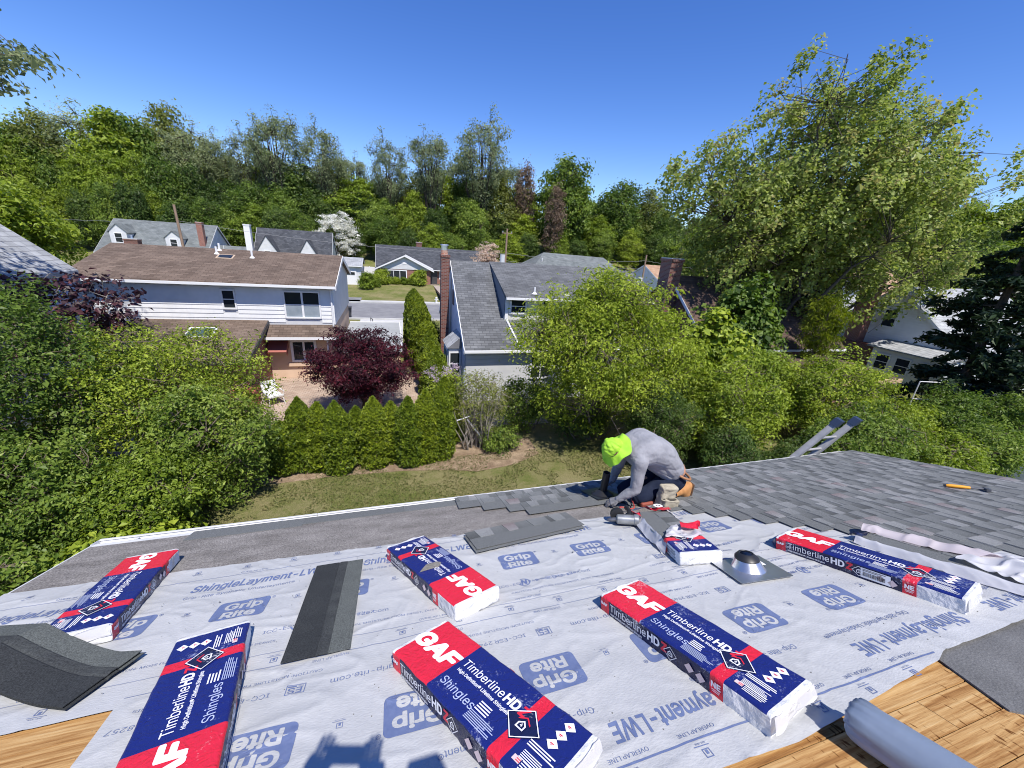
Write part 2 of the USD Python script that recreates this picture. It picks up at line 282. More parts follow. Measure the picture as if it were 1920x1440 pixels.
obj('rake_trim', MB().box(XR, XR + .012, ST, 4.5, -.17, -.008).geom, white_paint, house)

# shingles that are nailed down: every one its own piece
gran = [(0, (.05, .053, .053)), (.3, (.112, .118, .118)), (.6, (.158, .166, .166)), (.85, (.225, .23, .23)), (1, (.165, .135, .135))]
shingle_m = tonelook('shingle_granules', gran, .95, .5, 170, .0015, 300, .15)
rng = np.random.default_rng(11)
def shingle_mesh(L, rng, cut0=True, tabs=True):
    """one laminated shingle: x 0..L, y 0 (top) .. .337 (butt); plain head, teeth over the butt half"""
    m = MB(); W, E = .337, .146
    zt = lambda y: .010 + .010 * y / W
    def slab(x0, x1, y0, y1, dz, th, t0, t1, taper=0.0):
        z0, z1 = zt(y0) + dz, zt(y1) + dz
        v = np.array([[x0 + taper, y0, z0 - th], [x1 - taper, y0, z0 - th], [x0, y1, z1 - th], [x1, y1, z1 - th], [x0 + taper, y0, z0], [x1 - taper, y0, z0], [x0, y1, z1], [x1, y1, z1]])
        m.add(v, BOXF, np.array([t0, t0, t1, t1] * 2))
    head = .40 + rng.uniform(-.03, .03)
    slab(0, L, 0, W - E, 0, .0035, head, head)
    x = 0.0
    while x < L - 1e-4:
        w = min(L - x, rng.uniform(.11, .2)); t = rng.choice([.3, .38, .48, .55, .65, .95], p=[.18, .2, .24, .2, .1, .08]) + rng.uniform(-.03, .03)
        slab(x, x + w, W - E, W - .002, 0, .0035, max(t - .22, .08), t - .04); x += w
    if tabs:
        x = rng.uniform(-.05, .1)
        while x < L - .03:
            w = rng.uniform(.10, .17); a, c = max(x, 0), min(x + w, L)
            if c - a > .03:
                t = rng.choice([.5, .62, .72, .82, .98], p=[.24, .28, .24, .14, .10]) + rng.uniform(-.03, .03)
                slab(a, c, W - E - .004, W, .0038, .004, t - .1, t, .012 if c - a > .06 else 0)
            x += w + rng.uniform(.05, .15)
    return m
bed = obj('shingle_field', MB().box(.7, XR, 3.95, SE - .002, -.015, -.0105).box(2.9, XR, -.3, 3.95, -.015, -.0105).geom, look('shingle_bed', (.05, .05, .05), rough=.9), house)
left = {0: .62, 1: .87, 2: 1.12, 3: 1.29, 4: 2.40, 5: 2.55, 6: 2.70}
for kk in range(34):
    sb = SE + .012 - .143 * kk
    x = left.get(kk, 2.85 + .152 * (kk - 7)); first = True
    while x < XR - .02:
        L = min(1.0 if not first or kk < 7 else 1.0, XR + .015 - x)
        m = shingle_mesh(L, rng)
        obj('shingle', (m.geom[0] + [x, sb - .337, 0], m.geom[1]), shingle_m, bed, tone=m.tone)
        x += L + .0015; first = False
# strip of starter pieces along the eave and the grey membrane beside it
x = -1.95
while x < .7:
    L = min(1.0, .72 - x); m = MB().box(x + .001, x + L - .001, 4.33 - .04 * (x < -1.2), 4.508, -.0085, -.0035 + .001 * ((x * 7) % 2), .42)
    obj('starter_strip', m.geom, shingle_m, house, tone=m.tone + rng.uniform(-.06, .04)); x += L
felt_m = look('eave_membrane', (.125, .115, .105), (.23, .215, .20), 5.0, .95, .004, 60, fine=.5, fscale=90, detail=8, lo=.3, hi=.7, stretch=(.6, 1.4, 1))
felt_d = look('dark_membrane', (.10, .10, .098), (.15, .15, .147), 2.6, .95, .003, 90, fine=.3, fscale=160, detail=6)
mem = thing('eave_membrane', 'rough brown grey waterproofing strip along the gutter, below the printed sheet', 'membrane', matrix=roofm())
obj('strip', MB().box(XL + .002, 2.6, 3.30, 4.44, -.0125, -.0095).geom, felt_m, mem)
mem2 = thing('grey_membrane', 'smooth dark grey membrane at the right edge, beside the bare planks', 'membrane', matrix=roofm())
mv = [(2.66, 1.5), (2.60, 1.2), (2.5, .93), (2.60, .86), (2.55, .3), (7.2, .3), (7.2, 1.5)]
v_, f_ = prism(mv, (0, 0, 0), X, Y, Z, -.0145, -.006); obj('strip', (v_, f_), felt_d, mem2)
fo = thing('membrane_scrap', 'small torn scrap of grey membrane lying on the planks by the blue roll', 'membrane', matrix=roofm())
v_, f_ = prism([(1.86, .55), (1.83, .89), (1.92, 1.03), (1.995, 1.0), (2.03, .8), (2.1, .5)], (0, 0, 0), X, Y, Z, -.012, -.005); obj('scrap', (v_, f_), felt_d, fo)

# ---------------------------------------------------------------- printed underlay sheets
def wr(x, s):
    p = np.stack([np.asarray(x, float), np.asarray(s, float), np.zeros(np.shape(x))], -1)
    def ridged(q, seed): return 1 - np.abs(2 * meshkit.noise(q, seed) - 1)
    w = np.stack([p[..., 0] + .25 * meshkit.noise(p * 2.3, 3), p[..., 1] + .2 * meshkit.noise(p * 2.1, 9), p[..., 2]], -1)
    r1 = ridged(w * [3.2, 8, 1], 1) ** 5; r2 = ridged(w @ np.array([[.8, .6, 0], [-.6, .8, 0], [0, 0, 1]]) * [3.5, 10, 1], 2) ** 6; r3 = ridged(w * [9, 5, 1], 4) ** 6
    amp = meshkit.noise(p * 1.7, 7)
    e = np.clip((p[..., 0] - (2.85 + .152 * ((4.5 - p[..., 1]) / .143 - 9.6))) / .15 + 1, 0, 1); amp_all = 1 - e * e * (3 - 2 * e)
    return 2.0 * amp_all * (.0026 * meshkit.noise(p * [2, 4, 1], 5) + .0042 * r1 * amp + .0036 * r2 * (1 - amp) + .002 * r3 * amp)
sheet_m = look('underlay_sheet', (.385, .392, .394), (.44, .446, .446), 1.3, .5, .0018, 55, spec=.35, stretch=(1, 2.2, 1), fine=.03, fscale=30)
ink = look('print_ink', (.105, .14, .265), (.13, .165, .29), 30, .55)
def sheet_mesh(x0, x1, s_top, s_bot, h, nx, ns, left=None):
    u = np.linspace(0, 1, nx); w = np.linspace(0, 1, ns); U, W_ = np.meshgrid(u, w)
    xx = x0 + (x1 - x0) * U
    st, sb = s_top(xx), s_bot(xx); s = sb + (st - sb) * W_
    if left is not None: xx = xx + left(s) * (1 - U) ** 8
    v = np.stack([xx, s, wr(xx, s) + h], -1).reshape(-1, 3)
    return v, gridf(ns, nx)
under1 = thing('underlay_sheet', 'grey printed underlay sheet nearest the gutter, its print reading upright', 'underlay', matrix=roofm())
under2 = thing('underlay_sheet', 'grey printed underlay sheet nearest the camera, its print upside down', 'underlay', matrix=roofm())
obj('sheet', sheet_mesh(XL - .01, 5.3, lambda x: 3.65 - .045 * (x + 2.75), lambda x: 2.2 + .01 * x, -.004, 560, 110), sheet_m, under1, True)
obj('sheet', sheet_mesh(-1.3, 5.6, lambda x: 2.33 + .0 * x, lambda x: np.interp(x, [-1.4, 1.0, 1.5, 2.57, 2.68, 6], [1.16, 1.12, 1.10, 1.19, 1.225, 1.25]), .004, 480, 90, left=lambda s: (s - 2.33) * -.07 * 1.0), sheet_m, under2, True)

def textshape(text, height, bold=False, grow=0.0, sx=1.0, shear=0.0, track=None):
    m = meshkit.text_mesh(text, height, .002, bold)
    f = m.faces[(m.face_normals[:, 2] > .9)]
    g = unary_union([Polygon(m.vertices[t][:, :2]).buffer(1e-5) for t in f])
    if grow: g = g.buffer(grow * height, join_style=2)
    g = g.simplify(height * .012)
    return affinity.affine_transform(g, [sx, shear * sx, 0, 1, 0, 0])
_ts = {}
def ts(*a, **k):
    q = (a, tuple(k.items()))
    if q not in _ts: _ts[q] = textshape(*a, **k)
    return _ts[q]
def centred(g):
    b = g.bounds; return affinity.translate(g, -(b[0] + b[2]) / 2, -(b[1] + b[3]) / 2)
def flat(g):
    """triangles of a flat shape"""
    vs, fs, n = [], [], 0
    for q in getattr(g, 'geoms', [g]):
        if q.area < 1e-8 or q.geom_type != 'Polygon': continue
        v, f = trimesh.creation.triangulate_polygon(q, engine='earcut')
        f = np.asarray(f); v = np.asarray(v)
        c = np.cross(v[f[:, 1]] - v[f[:, 0]], v[f[:, 2]] - v[f[:, 0]]); f[c < 0] = f[c < 0][:, ::-1]
        vs.append(v); fs.append(f + n); n += len(v)
    return np.vstack(vs), np.vstack(fs)
def rrect(w, h, r): return sbox(-w / 2 + r, -h / 2 + r, w / 2 - r, h / 2 - r).buffer(r)
def print_on(parent, g, x, s, h, flip, name='print', size=.06):
    """lays a flat shape on a sheet at x, s; its top towards the gutter, or turned round"""
    v, f = flat(g)
    if size: 
        v3, f3 = trimesh.remesh.subdivide_to_size(np.c_[v, np.zeros(len(v))], f, size, max_iter=12); v, f = v3[:, :2], f3
    q = -1 if flip else 1
    P = np.stack([x + q * v[:, 0], s + q * v[:, 1]], 1)
    zz = wr(P[:, 0], P[:, 1]) + h + .0016
    return obj(name, (np.c_[P, zz], f), ink, parent)
def heavy(t, h): return ts(t, h, bold=True, grow=.035, sx=1.12)
logo_g = affinity.skew(rrect(.30, .215, .032), xs=0)
gtop, gbot = centred(heavy('Grip', .068)), centred(heavy('Rite', .068))
logo_plate = logo_g.difference(affinity.translate(affinity.scale(gtop, 1.08, 1.0), .004, .038)).difference(affinity.translate(affinity.scale(gbot, 1.05, 1.0), 0, -.052))
ring = Point(0, 0).buffer(.011).difference(Point(0, 0).buffer(.0085)).union(centred(ts('R', .011, bold=True)))
logo_full = unary_union([logo_plate, affinity.translate(ring, .168, .085)])
nring = Point(0, 0).buffer(.045).difference(Point(0, 0).buffer(.036)).difference(sbox(-.06, -.012, -.02, .06)); nmark = unary_union([nring, centred(ts('N', .05, bold=True, grow=.05, sx=.9, shear=.2)), affinity.translate(centred(ts('COMPOSITE', .007)), 0, -.056)])
es = unary_union([rrect(.085, .062, .002).difference(rrect(.077, .054, .001)), affinity.translate(centred(ts('ES', .036, bold=True, sx=1.1)), .002, .006), affinity.translate(centred(ts('ICC', .009, bold=True)), -.02, -.02), sbox(-.002, -.024, .036, -.015)])
mark = unary_union([rrect(.034, .034, .002).difference(rrect(.026, .026, .001)), sbox(-.006, -.012, .006, .004), sbox(-.03, -.03, .04, -.0265), affinity.translate(centred(ts('NAIL HERE', .007)), .005, -.038)])
W1 = ts('ShingleLayment-LWE', .075, bold=True, grow=.03, sx=1.05)
W1i = ts('ShingleLayment-LWE', .085, bold=True, grow=.01, sx=.72, shear=.12)
T = {'w': ts('www.grip-rite.com', .032, sx=1.1), 'syn': ts('Grip-Rite Synthetic Underlayment\u00ae', .03), 'ov': ts('OVERLAP LINE', .017, sx=1.1), 'cau': ts('CAUTION: MOISTURE FROM FROST, DUST AND DEBRIS', .017, sx=1.25), 'icc': ts('ICC-ESR 2945 - ASTM D 8257', .026, sx=1.15), 'use': ts('USE SURFACE TO RECEIVE FOOTING SUPPORT', .018, sx=1.2)}
def prints(parent, rows, h, flip, xa, xb):
    q = -1 if flip else 1
    def put(g, x, s, name, size=.08):
        if xa < x < xb: print_on(parent, g, x, s, h, flip, name, size)
    def width(g): b = g.bounds; return b[2] - b[0]
    for x in rows['logo_x']: put(logo_full, x, rows['logo'], 'logo_print', .05)
    for x in rows['mini_x']: put(affinity.scale(mark, .8, .8), x, rows['mini'], 'mark_print')
    for x in rows['word_x']: put(centred(W1i), x, rows['word'], 'name_print', .05)
    for x in rows['syn_x']: put(centred(T['syn']), x, rows['syn'], 'text_print')
    for x in rows['w_x']: put(centred(T['w']), x, rows['w'], 'text_print'); put(nmark, x - q * .3, rows['w'] + q * .004, 'ring_print')
    for x in rows['es_x']: put(es, x, rows['w'] + q * .005, 'badge_print'); put(centred(T['icc']), x + q * .42, rows['w'], 'text_print')
    for x in rows['cau_x']: put(centred(T['cau']), x, rows['cau'], 'text_print')
    for sl, th, a, b in rows['lines']:
        g = sbox(a, -th / 2, b, th / 2); print_on(parent, g, 0, sl, h, False, 'overlap_line', .05)
    for sl, xs in rows['ov']:
        for x in xs: put(centred(T['ov']), x, sl, 'text_print')
    for sl, xs in rows['marks']:
        for x in xs: put(mark, x, sl, 'mark_print')
R = lambda a, b, d: np.arange(a, b, d)
prints(under1, dict(logo=2.88, logo_x=-1.65 + .635 * np.arange(9), mini=2.93, mini_x=-1.33 + .635 * np.arange(8), word=3.24, word_x=R(-2.15, 3, .94 * 1.22), syn=3.13, syn_x=R(-2.25, 3, 1.15), w=2.56, w_x=R(-1.75, 4.5, 1.44), es_x=R(-2.35, 4.4, 1.44), cau=2.46, cau_x=R(-2.2, 4.4, 1.1),
    lines=[(3.39, .004, XL + .02, 1.9), (2.36, .003, XL + .02, 4.2)], ov=[(3.415, R(-2.2, 2, 1.1)), (2.385, R(-2.3, 4, .62))], marks=[(3.52, R(-2.5, 1.6, .33))]), -.004, False, XL + .1, 4.6)
# the rows under the second sheet's edge on the left end
for x in R(-2.6, -1.3, .33): print_on(under1, mark, x, 2.275, -.004, False, 'mark_print', .08)
prints(under2, dict(logo=1.735, logo_x=-.6 + .65 * np.arange(7), mini=1.76, mini_x=-.28 + .65 * np.arange(7), word=1.37, word_x=[-.9, .11, 1.24, 2.70, 3.85], syn=1.49, syn_x=[-.6, .45, 1.65, 2.55, 3.6], w=2.035, w_x=[.05 - 1.25, -.16 + .02, 1.16, 2.5, 3.8], es_x=[-.51, .77, 2.06, 3.2], cau=2.13, cau_x=[-.8, .35, 1.5, 2.6, 3.7],
    lines=[(1.232, .009, -1.2, 2.62), (2.235, .004, -1.28, 4.0)], ov=[(1.262, R(.5, 2.6, .32)), (2.205, R(-1.0, 3.6, .62))], marks=[(1.175, R(.5, 2.6, .31)), (2.285, R(-1.0, 3.6, .33))]), .004, True, -1.2, 4.0)
# ---------------------------------------------------------------- wrapped shingle bundles
def scuffed(name, c, rough=.32, amount=.62, dust=(.55, .56, .6)):
    nodes = {'t': ('texture_coordinate', {}), 'g': ('geometry', {}), 'n': ('noise_texture', {'scale': 75.0, 'detail': 5.0, 'roughness': .75}), 'n2': ('noise_texture', {'scale': 5.0, 'detail': 3.0}), 'mu': ('math', {'math_type': 'multiply'}),
             'r': ('rgb_ramp', {'ramp': [(amount * .52, c), (amount * .66, dust)]}), 'bn': ('noise_texture', {'scale': 26.0, 'detail': 3.0, 'distortion': 1.5}), 'b': ('bump', {'strength': .8, 'distance': .007}), 'p': ('principled_bsdf', {'roughness': rough, 'specular_ior_level': .45})}
    return usdkit.material(stage, f'/World/Looks/{name}', nodes, [('g.position', 'n.vector'), ('g.position', 'n2.vector'), ('n.fac', 'mu.value1'), ('n2.fac', 'mu.value2'), ('mu.value', 'r.fac'), ('r.color', 'p.base_color'), ('g.position', 'bn.vector'), ('bn.fac', 'b.height'), ('b.normal', 'p.normal')], surface='p.BSDF')
blue_w = scuffed('wrap_blue', (.010, .017, .135), dust=(.26, .29, .42)); red_w = scuffed('wrap_red', (.60, .018, .04), dust=(.75, .4, .42), amount=.68); navy_w = scuffed('wrap_navy', (.009, .012, .05))
film_w = look('wrap_white', (.56, .57, .58), (.68, .68, .69), 9, .32, .012, 26, spec=.5)
white_ink = look('white_print', (.82, .82, .83), rough=.45); red_ink = look('red_print', (.62, .02, .04), rough=.4); grey_ink = look('grey_print', (.42, .48, .66), rough=.45); pale_ink = look('pale_print', (.62, .5, .5), rough=.5)
BW, BH = .337, .098
def bundle_geo(L, seed, f0=0.0, f1=1.0, bulge=0.0):
    r = .016; q = [np.array([0.0, z]) for z in np.linspace(0, BH - r, 5)]
    q += [np.array([r - r * math.cos(a), BH - r + r * math.sin(a)]) for a in np.linspace(0, math.pi / 2, 5)[1:]]
    q += [np.array([y, BH]) for y in np.linspace(r, BW - r, 17)[1:]]
    q += [np.array([BW - r + r * math.sin(a), BH - r + r * math.cos(a)]) for a in np.linspace(0, math.pi / 2, 5)[1:]]
    q += [np.array([BW, z]) for z in np.linspace(BH - r, 0, 5)[1:]]
    prof = np.array(q); npf = len(prof)
    cuts = np.unique(np.round(np.concatenate([np.linspace(f0, f1, 60), [c for c in (.07, .2, .265, .31, .735, .80, .93, .985, .015) if f0 < c < f1]]), 4))
    xs = cuts * L; nx = len(xs)
    P = np.zeros((nx, npf, 3)); P[..., 0] = xs[:, None]; P[..., 1:] = prof[None]
    cyz = np.array([BW / 2, BH / 2]); d = (prof - cyz) / [BW / 2, BH / 2]; d /= np.maximum(np.abs(d).max(1, keepdims=True), 1e-6)
    nz = meshkit.noise(P * [14, 14, 14] + seed * 7.7, seed) - .5; nz2 = meshkit.noise(P * [40, 40, 40] + seed, seed + 3) - .5
    side = ((prof[:, 1] < BH - .002))[None, :]
    P[..., 2] += np.where(side, 0, 1) * (.0024 * nz + .0014 * nz2) + 0.004 * np.sin(np.pi * cuts)[:, None] * (prof[:, 1] > BH * .5)
    P[..., 1] += np.where(side, 1, 0) * np.sign(prof[:, 0] - BW / 2) * (.007 * nz + .004 * nz2 + bulge * np.sin(np.pi * prof[:, 1] / BH))
    v = P.reshape(-1, 3); f = gridf(nx, npf)[:, ::-1]
    tri = np.vstack([f[:, [0, 1, 2]], f[:, [0, 2, 3]]])
    n = np.zeros_like(v); fn = np.cross(v[tri[:, 1]] - v[tri[:, 0]], v[tri[:, 2]] - v[tri[:, 0]])
    if fn[:, 2].sum() < 0: tri = tri[:, ::-1]; f = f[:, ::-1]; fn = -fn
    for k_ in range(3): np.add.at(n, tri[:, k_], fn)
    n /= np.linalg.norm(n, axis=1, keepdims=True) + 1e-12
    fc = cuts[:-1] + np.diff(cuts) / 2; pc = (prof[:-1] + prof[1:]) / 2
    FC, SC = np.meshgrid(fc, np.arange(npf - 1), indexing='ij')
    top = pc[SC, 1] > BH - r * .6; s0 = ~top & (pc[SC, 0] < BW / 2)
    g = np.where(s0, FC, 1 - FC)
    cls = np.full(FC.shape, 0)                                     # 0 blue, 1 red, 2 white film, 3 navy side
    cls[top & ((FC < .31) | ((FC > .735) & (FC < .80)))] = 1
    cls[top & ((FC < .015) | (FC > .985))] = 2
    sd = ~top; cls[sd] = 3; cls[sd & ((g < .07) | ((g > .735) & (g < .80)))] = 1; cls[sd & (g > .80)] = 2
    return v, f.reshape(-1, 4), n, cls.ravel(), P
def end_cap(P, i, dx, seed):
    ring = P[i]; c = ring.mean(0); rings = [ring]
    for t, o in ((.93, .5), (.7, .9), (.35, 1.0)):
        rr = c + (ring - c) * [1, t, t if t > .9 else t] ; rr = rr + [dx * o, 0, 0]; rr[:, 0] += (meshkit.noise(rr * 28 + seed, seed) - .5) * .026; rr[:, 2] = np.maximum(rr[:, 2], 0.001); rings.append(rr)
    v = np.vstack(rings + [rings[-1].mean(0)[None]]); k = len(ring); f = []
    for a in range(3):
        for j in range(k):
            b_ = (j + 1) % k; f += [[a * k + j, a * k + b_, (a + 1) * k + b_], [a * k + j, (a + 1) * k + b_, (a + 1) * k + j]]
    for j in range(k): f.append([3 * k + j, 3 * k + (j + 1) % k, 4 * k])
    f = np.array(f); return v, (f if dx < 0 else f[:, ::-1])
CL = {0: ('wrapper', blue_w), 1: ('red_panel', red_w), 2: ('clear_film', film_w), 3: ('side_panel', navy_w)}
def panels(th, v, f, n, cls):
    for c, (nm, mt) in CL.items():
        q = f[cls == c]
        if not len(q): continue
        e = np.vstack([q[:, [0, 1]], q[:, [1, 2]], q[:, [2, 3]]]); lab = trimesh.graph.connected_component_labels(e, node_count=len(v))[q[:, 0]]
        for l_ in np.unique(lab):
            g_ = q[lab == l_]; ids, inv_ = np.unique(g_, return_inverse=True); obj(nm, (v[ids], inv_.reshape(g_.shape)), mt, th, normals=n[ids])
def put_print(parent, g, face, x, y, L, mat, name='print'):
    v, f = flat(g)
    if face == 'top':
        vv = np.c_[v[:, 0] + x, v[:, 1] + y, np.full(len(v), BH + .0008)]; vv[:, 2] += .0045 * np.sin(np.pi * np.clip(vv[:, 0] / L, 0, 1)) + .0012
    elif face == 'side': vv = np.c_[v[:, 0] + x, np.full(len(v), -.0062), v[:, 1] + y]
    else: vv = np.c_[L - v[:, 0] - x, np.full(len(v), BW + .0062), v[:, 1] + y]; 
    return obj(name, (vv, f), mat, parent)
house_icon = unary_union([Polygon([(-.02, -.02), (.02, -.02), (.02, .004), (0, .022), (-.02, .004)]).difference(Polygon([(-.014, -.014), (.014, -.014), (.014, .001), (0, .014), (-.014, .001)])), centred(ts('4', .014, bold=True))])
chev = unary_union([Polygon([(-.03, .012 + o), (0, .034 + o), (.03, .012 + o), (.03, .019 + o), (0, .041 + o), (-.03, .019 + o)]) for o in (0,)])
dia = lambda a, b: Polygon([(-a, 0), (0, -b), (a, 0), (0, b)])
def bars(n, w, h, gap, rng): return unary_union([sbox(0, -i * (h + gap), w * rng.uniform(.7, 1), -i * (h + gap) + h) for i in range(n)])
def bundle_print(th, L, seed, fa=0.0, sides=('side', 'far'), top=True):
    rng = np.random.default_rng(seed); W = BW
    def P(g, face, x, y, mat, name='print'):
        if x / L >= fa: put_print(th, g, face, x, y, L, mat, name)
    if top:
        P(centred(ts('GAF', .088, bold=True, grow=.06, sx=1.28, shear=.1)), 'top', .155 * L, .165, white_ink, 'brand_print')
        P(ts('Timberline', .044, sx=.92), 'top', .335 * L, .185, white_ink, 'name_print'); tw = ts('Timberline', .044, sx=.92).bounds[2]
        hd = ts('HD', .044, bold=True, grow=.03, sx=.98); P(hd, 'top', .335 * L + tw + .006, .185, white_ink, 'name_print')
        P(ts('Z', .044, bold=True, grow=.04, sx=1, shear=.1), 'top', .335 * L + tw + hd.bounds[2] + .012, .185, red_ink, 'name_print')
        P(ts('High Definition\u00ae Lifetime Shingles', .0165, bold=True, sx=.95), 'top', .345 * L, .148, white_ink, 'text_print')
        P(ts('Shingles', .042, sx=.98), 'top', .335 * L, .055, grey_ink, 'name_print')
        P(bars(4, .085, .006, .007, rng), 'top', .565 * L, .115, white_ink, 'text_print'); P(bars(6, .16, .0035, .005, rng), 'top', .56 * L, .062, grey_ink, 'text_print')
        d_out = dia(.092, .082); P(d_out, 'top', .765 * L, .165, navy_w, 'badge'); 
        v_, f_ = flat(unary_union([dia(.088, .078).difference(dia(.082, .0725)), affinity.rotate(affinity.translate(house_icon, 0, -.008), 0)])); obj('badge_print', (np.c_[v_ + [.765 * L, .165], np.full(len(v_), BH + .0075)], f_), white_ink, th)
        v_, f_ = flat(chev); obj('badge_print', (np.c_[v_ + [.765 * L, .158], np.full(len(v_), BH + .0075)], f_), red_ink, th)
        for i, yy in enumerate((.185, .235, .285)):
            P(dia(.028, .025), 'top', .90 * L + .004 * i, yy, white_ink, 'diamond_print')
            v_, f_ = flat(sbox(-.008, -.003, .008, .001).union(sbox(-.005, -.008, .005, -.006))); obj('diamond_print', (np.c_[v_ + [.90 * L + .004 * i, yy], np.full(len(v_), BH + .0062)], f_), red_ink, th)
        P(bars(3, .13, .005, .006, rng), 'top', .83 * L, .14, white_ink, 'text_print'); P(bars(5, .12, .0035, .0045, rng), 'top', .84 * L, .095, white_ink, 'text_print'); P(sbox(0, 0, .035, .022), 'top', .825 * L, .04, pale_ink, 'flag_print'); P(sbox(0, 0, .02, .004).union(sbox(0, .008, .02, .012)), 'top', .84 * L, .045, red_ink, 'flag_print')
        P(bars(4, .11, .004, .006, rng), 'top', .865 * L, .06, white_ink, 'text_print')
    for face in sides:
        P(centred(ts('GAF', .016, bold=True, grow=.05, sx=1.25)), face, .035 * L, .06, white_ink, 'brand_print')
        P(ts('Timberline', .042, sx=.95), face, .085 * L, .042, white_ink, 'name_print'); tw = ts('Timberline', .042, sx=.95).bounds[2]
        hd = ts('HD', .042, bold=True, grow=.03); P(hd, face, .085 * L + tw + .006, .042, white_ink, 'name_print'); P(ts('Z', .042, bold=True, grow=.04, shear=.1), face, .085 * L + tw + hd.bounds[2] + .012, .042, red_ink, 'name_print')
        P(ts('High Definition\u00ae Lifetime Shingles', .011, bold=True), face, .09 * L, .02, white_ink, 'text_print')
        P(dia(.04, .036).difference(dia(.036, .032)).union(affinity.scale(house_icon, .7, .7)), face, .52 * L, .052, white_ink, 'badge_print')
        for i in (0, 1): P(dia(.026, .024), face, (.63 + .06 * i) * L, .05 - .008 * i, pale_ink, 'diamond_print')
        P(centred(ts('NE', .026, bold=True, grow=.03)), face, .768 * L, .058, white_ink, 'text_print'); P(sbox(-.02, 0, .02, .003).union(sbox(-.018, -.008, .016, -.005)), face, .768 * L, .034, white_ink, 'text_print')
def crumple(corners, amp, seed, nu=34, nv=22, hfun=None, ragged=.0):
    c = np.asarray(corners, float); u, w = np.meshgrid(np.linspace(0, 1, nu), np.linspace(0, 1, nv))
    p = (c[0] * ((1 - u) * (1 - w))[..., None] + c[1] * (u * (1 - w))[..., None] + c[2] * (u * w)[..., None] + c[3] * ((1 - u) * w)[..., None])
    q = p * 5.5 + seed * 3.3; rid = lambda k: 1 - np.abs(2 * meshkit.noise(q * k, seed) - 1)
    p[..., 2] += amp * (rid(1) ** 2 * 1.2 + rid(2.3) ** 3 * .7 - .5) + (hfun(u, w) if hfun else 0)
    p[..., 0] += ragged * (meshkit.noise(q * 1.3, seed + 5) - .5) * np.where((w < .02) | (w > .98) | (u < .02) | (u > .98), 1.5, .4); p[..., 1] += ragged * (meshkit.noise(q * 1.2, seed + 8) - .5) * np.where((w < .02) | (w > .98) | (u < .02) | (u > .98), 1.5, .4)
    p[..., 2] = np.maximum(p[..., 2], .002)
    return p.reshape(-1, 3), gridf(nv, nu)
film_m = usdkit.material(stage, '/World/Looks/loose_film', {'p': ('principled_bsdf', {'base_color': (.66, .66, .68), 'roughness': .3, 'specular_ior_level': .6}), 't': ('translucent_bsdf', {'color': (.75, .76, .8)}), 'x': ('mix_closure', {'fac': .3})}, [('p.BSDF', 'x.closure1'), ('t.BSDF', 'x.closure2')], surface='x.closure')
pink_m = usdkit.material(stage, '/World/Looks/pink_film', {'p': ('principled_bsdf', {'base_color': (.66, .60, .61), 'roughness': .35, 'specular_ior_level': .6}), 't': ('translucent_bsdf', {'color': (.75, .6, .62)}), 'x': ('mix_closure', {'fac': .3})}, [('p.BSDF', 'x.closure1'), ('t.BSDF', 'x.closure2')], surface='x.closure')
def bundle(label, x, s, ang, L=1.0, seed=1, h=.004, **k):
    th = thing('shingle_bundle', label, 'shingle bundle', matrix=roofm(x, s, h, ang), group='wrapped bundles of roof shingles')
    v, f, n, cls, P = bundle_geo(L, seed)
    panels(th, v, f, n, cls)
    for i, dx in ((0, -.012), (-1, .012)):
        a, b_ = end_cap(P, i, dx, seed + i); obj('end_fold', (a, b_), film_w if (i == -1 or k.get('white_head', True)) else navy_w, th, True)
    obj('film_flap', crumple([(L + .008, .01, .09), (L + .016, .0, .03), (L + .016, BW, .03), (L + .008, BW - .01, .09)], .014, seed + 50, 12, 30, ragged=.02), film_m, th, True)
    obj('underside', MB().box(.005, L - .005, .008, BW - .008, .001, .004).geom, film_w, th)
    bundle_print(th, L, seed, sides=k.get('sides', ('side', 'far')))
    if k.get('flap'):
        fv = np.array([[.0, 0, .09], [0, BW, .09], [-.07, .09, .01], [0.0, 0, .0], [-.005, 0, .085], [-.075, .09, .005]]); obj('end_flap', (fv, np.array([[0, 2, 1], [0, 3, 2], [4, 1, 5], [4, 5, 3]])), navy_w, th)
    return th
def dirang(dx, ds): return math.atan2(ds, dx)
bundle('wrapped bundle farthest left, half on the brown grey membrane under a curled shingle', -2.10, 3.775, dirang(.135, -.99), 1.06, 21, sides=('far',))
bundle('wrapped bundle at the front left with its lettering running away from the camera', -.640, 1.495, dirang(-.20, .98), 1.07, 22, sides=('side',))
bundle('wrapped bundle lettered upside down with a grey shingle scrap on top', .607, 2.413, dirang(-.39, .92), 1.05, 23, sides=('far', 'side'))
bundle('wrapped bundle at the bottom centre, its red end next to the shadow of the photographer', -.059, 2.021, dirang(.462, -.887), 1.0, 24, flap=True)
bundle('wrapped bundle in the centre right, its white end pointing at the blue roll', 1.184, 2.105, dirang(.22, -.97), .985, 25, flap=True)
bb = bundle('wrapped bundle with a barcode label on its side, right of the metal pipe boot', 2.934, 2.351, dirang(.235, -.972), 1.02, 26, flap=True)
put_print(bb, sbox(0, 0, .155, .066), 'side', .53 * 1.02, .018, 1.02, white_ink, 'paper_label')
rng = np.random.default_rng(3); xx, cb = .012, []
while xx < .13: w_ = rng.choice([.0015, .003, .0045]); cb.append(sbox(xx, .012, xx + w_, .04)); xx += w_ + rng.choice([.002, .003])
black_m = look('black_print', (.03, .03, .035), rough=.5)
v_, f_ = flat(unary_union(cb + [sbox(.01, .048, .09, .052), sbox(.01, .056, .13, .06)])); obj('barcode_print', (np.c_[v_[:, 0] + .53 * 1.02, np.full(len(v_), -.0075), v_[:, 1] + .018], f_), black_m, bb)

